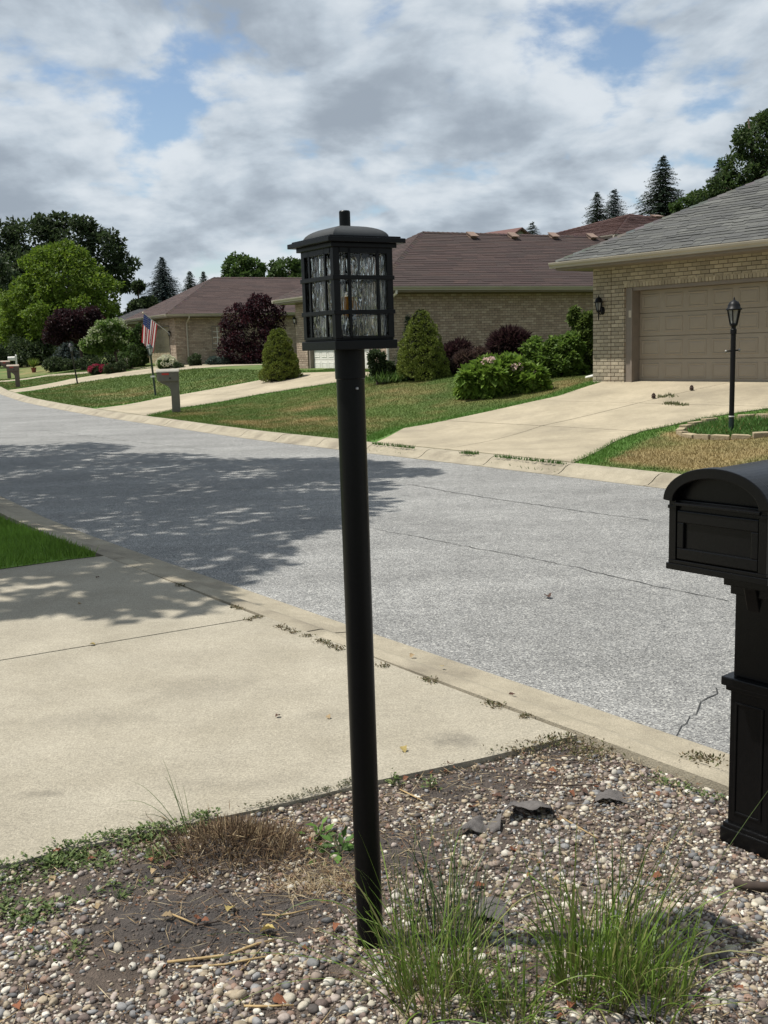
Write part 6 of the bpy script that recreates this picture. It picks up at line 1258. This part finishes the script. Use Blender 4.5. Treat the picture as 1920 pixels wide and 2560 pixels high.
# ornamental grass clumps
GRB = leafm('long_grass', 0.3, 0.5)
def clump(name, label, px, py, n, rad, L0, L1, tilt, bias, wd, pal, seed, parts='blades', cat='grass clump', up0=1.0):
    x, y = G(px, py); z = float(zb2(x, y)); r = np.random.default_rng(seed); t = thing(name, label, cat, (x, y, z)); a = r.random(n)*6.283; q = rad*np.sqrt(r.random(n)); P = np.stack([np.cos(a)*q, np.sin(a)*q, 0*q-.005], -1)
    th = np.abs(r.normal(size=n))*tilt; b = a+r.normal(size=n)*.9; D = np.stack([np.cos(b)*np.sin(th)+bias[0]*r.random(n), np.sin(b)*np.sin(th)+bias[1]*r.random(n), np.cos(th)*up0], -1); D /= np.linalg.norm(D, axis=1, keepdims=True)
    L_ = r.uniform(L0, L1, n)*np.where(r.random(n) < .45, .6, 1); sag = r.uniform(.15, 1.5, n)**1.4; side = np.cross(D, np.array([0, 0, 1.0]))+r.normal(size=(n, 3))*.25; side /= np.linalg.norm(side, axis=1, keepdims=True); S_ = 8; V = np.empty((n, S_+1, 2, 3)); w = wd*r.uniform(.7, 1.3, n); Dh = D.copy(); Dh[:, 2] = 0
    for k in range(S_+1):
        u = k/S_; c = P+D*(L_*u)[:, None]+Dh*(L_*sag*u*u*.35)[:, None]; c[:, 2] -= L_*sag*u*u*u*.33; ww = w*(1-u**2.2)*.5+.0003; tw = side*ww[:, None]; V[:, k, 0] = c-tw; V[:, k, 1] = c+tw
    i = (np.arange(n)*(S_+1)*2)[:, None]+np.arange(S_)[None]*2; Q = np.stack([i, i+1, i+3, i+2], -1).reshape(-1, 4); C_ = pal_pick(pal, n, r, .3)[:, None, None, :]*np.ones((1, S_+1, 2, 1)); C_[:, :2] = C_[:, :2]*.6+np.array([0.20, 0.15, 0.07])*.4
    new_obj(parts, np_mesh(parts, V.reshape(-1, 3), Q, GRB, C_.reshape(-1, 3), True), t); return t
GP = [(0.125, 0.20, 0.030), (0.095, 0.16, 0.022), (0.16, 0.235, 0.04), (0.11, 0.18, 0.026), (0.23, 0.23, 0.085)]
clump('grass_clump', 'loose long-bladed green grass clump at the foot of the lamp pole', 1085, 2490, 240, 0.12, 0.25, 0.58, 0.40, (-0.14, 0.05), 0.0036, GP, 101)
clump('grass_clump', 'larger dense green grass clump between lamp pole and mailbox', 1500, 2455, 340, 0.125, 0.24, 0.56, 0.36, (0.10, 0.05), 0.0042, GP, 102)
clump('grass_clump', 'low grass clump at the bottom edge right of the dense one', 1640, 2510, 120, 0.08, 0.2, 0.45, 0.45, (0.12, 0.1), 0.004, GP, 103)
clump('grass_clump', 'thin grass tuft between the two long-bladed clumps', 1280, 2540, 130, 0.08, 0.12, 0.30, 0.5, (0.0, 0.0), 0.0036, GP, 104)
clump('grass_clump', 'sparse upright blades behind the loose clump', 1130, 2330, 110, 0.10, 0.2, 0.40, 0.3, (0, 0), 0.0032, [(0.08, 0.12, 0.05), (0.06, 0.10, 0.04), (0.11, 0.15, 0.07)], 105)
clump('wild_grass', 'three long thin grass stems rising at the driveway edge', 465, 2100, 9, 0.03, 0.22, 0.34, 0.6, (-0.9, 0.3), 0.0024, [(0.07, 0.11, 0.03)], 106)
clump('wild_grass', 'long arching grass stems reaching towards the mailbox', 1600, 2420, 10, 0.05, 0.5, 0.75, 0.35, (0.5, 0.25), 0.0026, [(0.07, 0.10, 0.03), (0.14, 0.13, 0.06)], 107)
# torn landscape fabric
FAB = mat('landscape_fabric', hx('6f6a66'), hx('56514d'), 40, 0.9, 0.5, 300)
def fabric(pix, label, lift, seed, crump=0.012):
    P = [np.array([*G(*q), 0]) for q in pix]; n, m = 14, 8; r = np.random.default_rng(seed); V = []
    for i_ in range(n+1):
        for j in range(m+1):
            u, v = i_/n, j/m; p = (P[0]*(1-u)+P[1]*u)*(1-v)+(P[3]*(1-u)+P[2]*u)*v; z = float(zb2(p[0], p[1]))+0.012+lift(u, v)+crump*(float(vnoise(p[0], p[1], 26, 2, seed))-.4); e = 0.006*math.sin(u*23+seed)+0.004*math.sin(u*51); V.append((p[0], p[1]+e*(v-.5)*2, z))
    b = MB(); b.smooth = True; b.add(V, [(i_*(m+1)+j, (i_+1)*(m+1)+j, (i_+1)*(m+1)+j+1, i_*(m+1)+j+1) for i_ in range(n) for j in range(m)]); o = b.build('fabric_scrap', FAB, None, fixn=False); md = o.modifiers.new('s', 'SOLIDIFY'); md.thickness = 0.0015; tag(o, label, 'fabric')
fabric([(1255, 2050), (1390, 2045), (1375, 2012), (1285, 2005)], 'torn gray landscape fabric with a lifted flap in the gravel', lambda u, v: 0.05*(1-v)**0.7*max(0.0, math.sin(math.pi*(0.12+0.86*u)))**0.6+0.012*math.sin(u*9+v*4)*(1-v), 1, 0.02)
fabric([(1130, 2085), (1250, 2070), (1255, 2040), (1200, 2045)], 'flat strip of gray fabric left of the lifted flap', lambda u, v: 0.012*math.sin(u*6+v*2), 2, 0.025); fabric([(1480, 2010), (1605, 2010), (1600, 1990), (1500, 1985)], 'flat gray fabric strip right of the lifted flap', lambda u, v: 0.012*math.sin(u*5), 3, 0.025)
fabric([(1180, 2300), (1270, 2310), (1270, 2255), (1200, 2250)], 'dusty gray fabric patch behind the loose grass clump', lambda u, v: 0.01*math.sin(u*4), 4); fabric([(1560, 2545), (1690, 2550), (1680, 2500), (1580, 2495)], 'gray fabric patch at the bottom among grass blades', lambda u, v: 0.012*math.sin(u*4+1), 5)
# little things on the far driveway
for px, py, l in ((1634, 998, 'dark pine cone on the right far driveway, nearer one'), (1729, 978, 'dark pine cone further up the right far driveway')):
    p = hit(px, py); t = MB(); t.smooth = False; t.lathe([(0.012, 0), (0.045, 0.02), (0.035, 0.04), (0.048, 0.05), (0.03, 0.075), (0.035, 0.085), (0.008, 0.11)], 9); o = t.build('pine_cone', mat('cone', hx('3c2d24'), rough=.9), None, loc=(p[0], p[1], p[2]+0.012)); tag(o, l, 'pine cone')
X = tufts([(1650+k*5, 992+math.sin(k)*3) for k in range(8)]+[(1662+k*4, 1011+math.sin(k*2)*1.5) for k in range(9)]+[(1690+k*5, 1014+k*.3) for k in range(6)], 14, 0.03, 0.04)
tag(new_obj('crack_weeds', blades('crack_weeds', X[:, 0], X[:, 1], terrain(X[:, 0], X[:, 1])+0.01, np.tile([0.11, 0.12, 0.05], (len(X), 1)), 0.05, 0.02, GRASSM, 1.2)), 'dry weeds in the joint of the right far driveway', 'weeds', None, 'stuff')
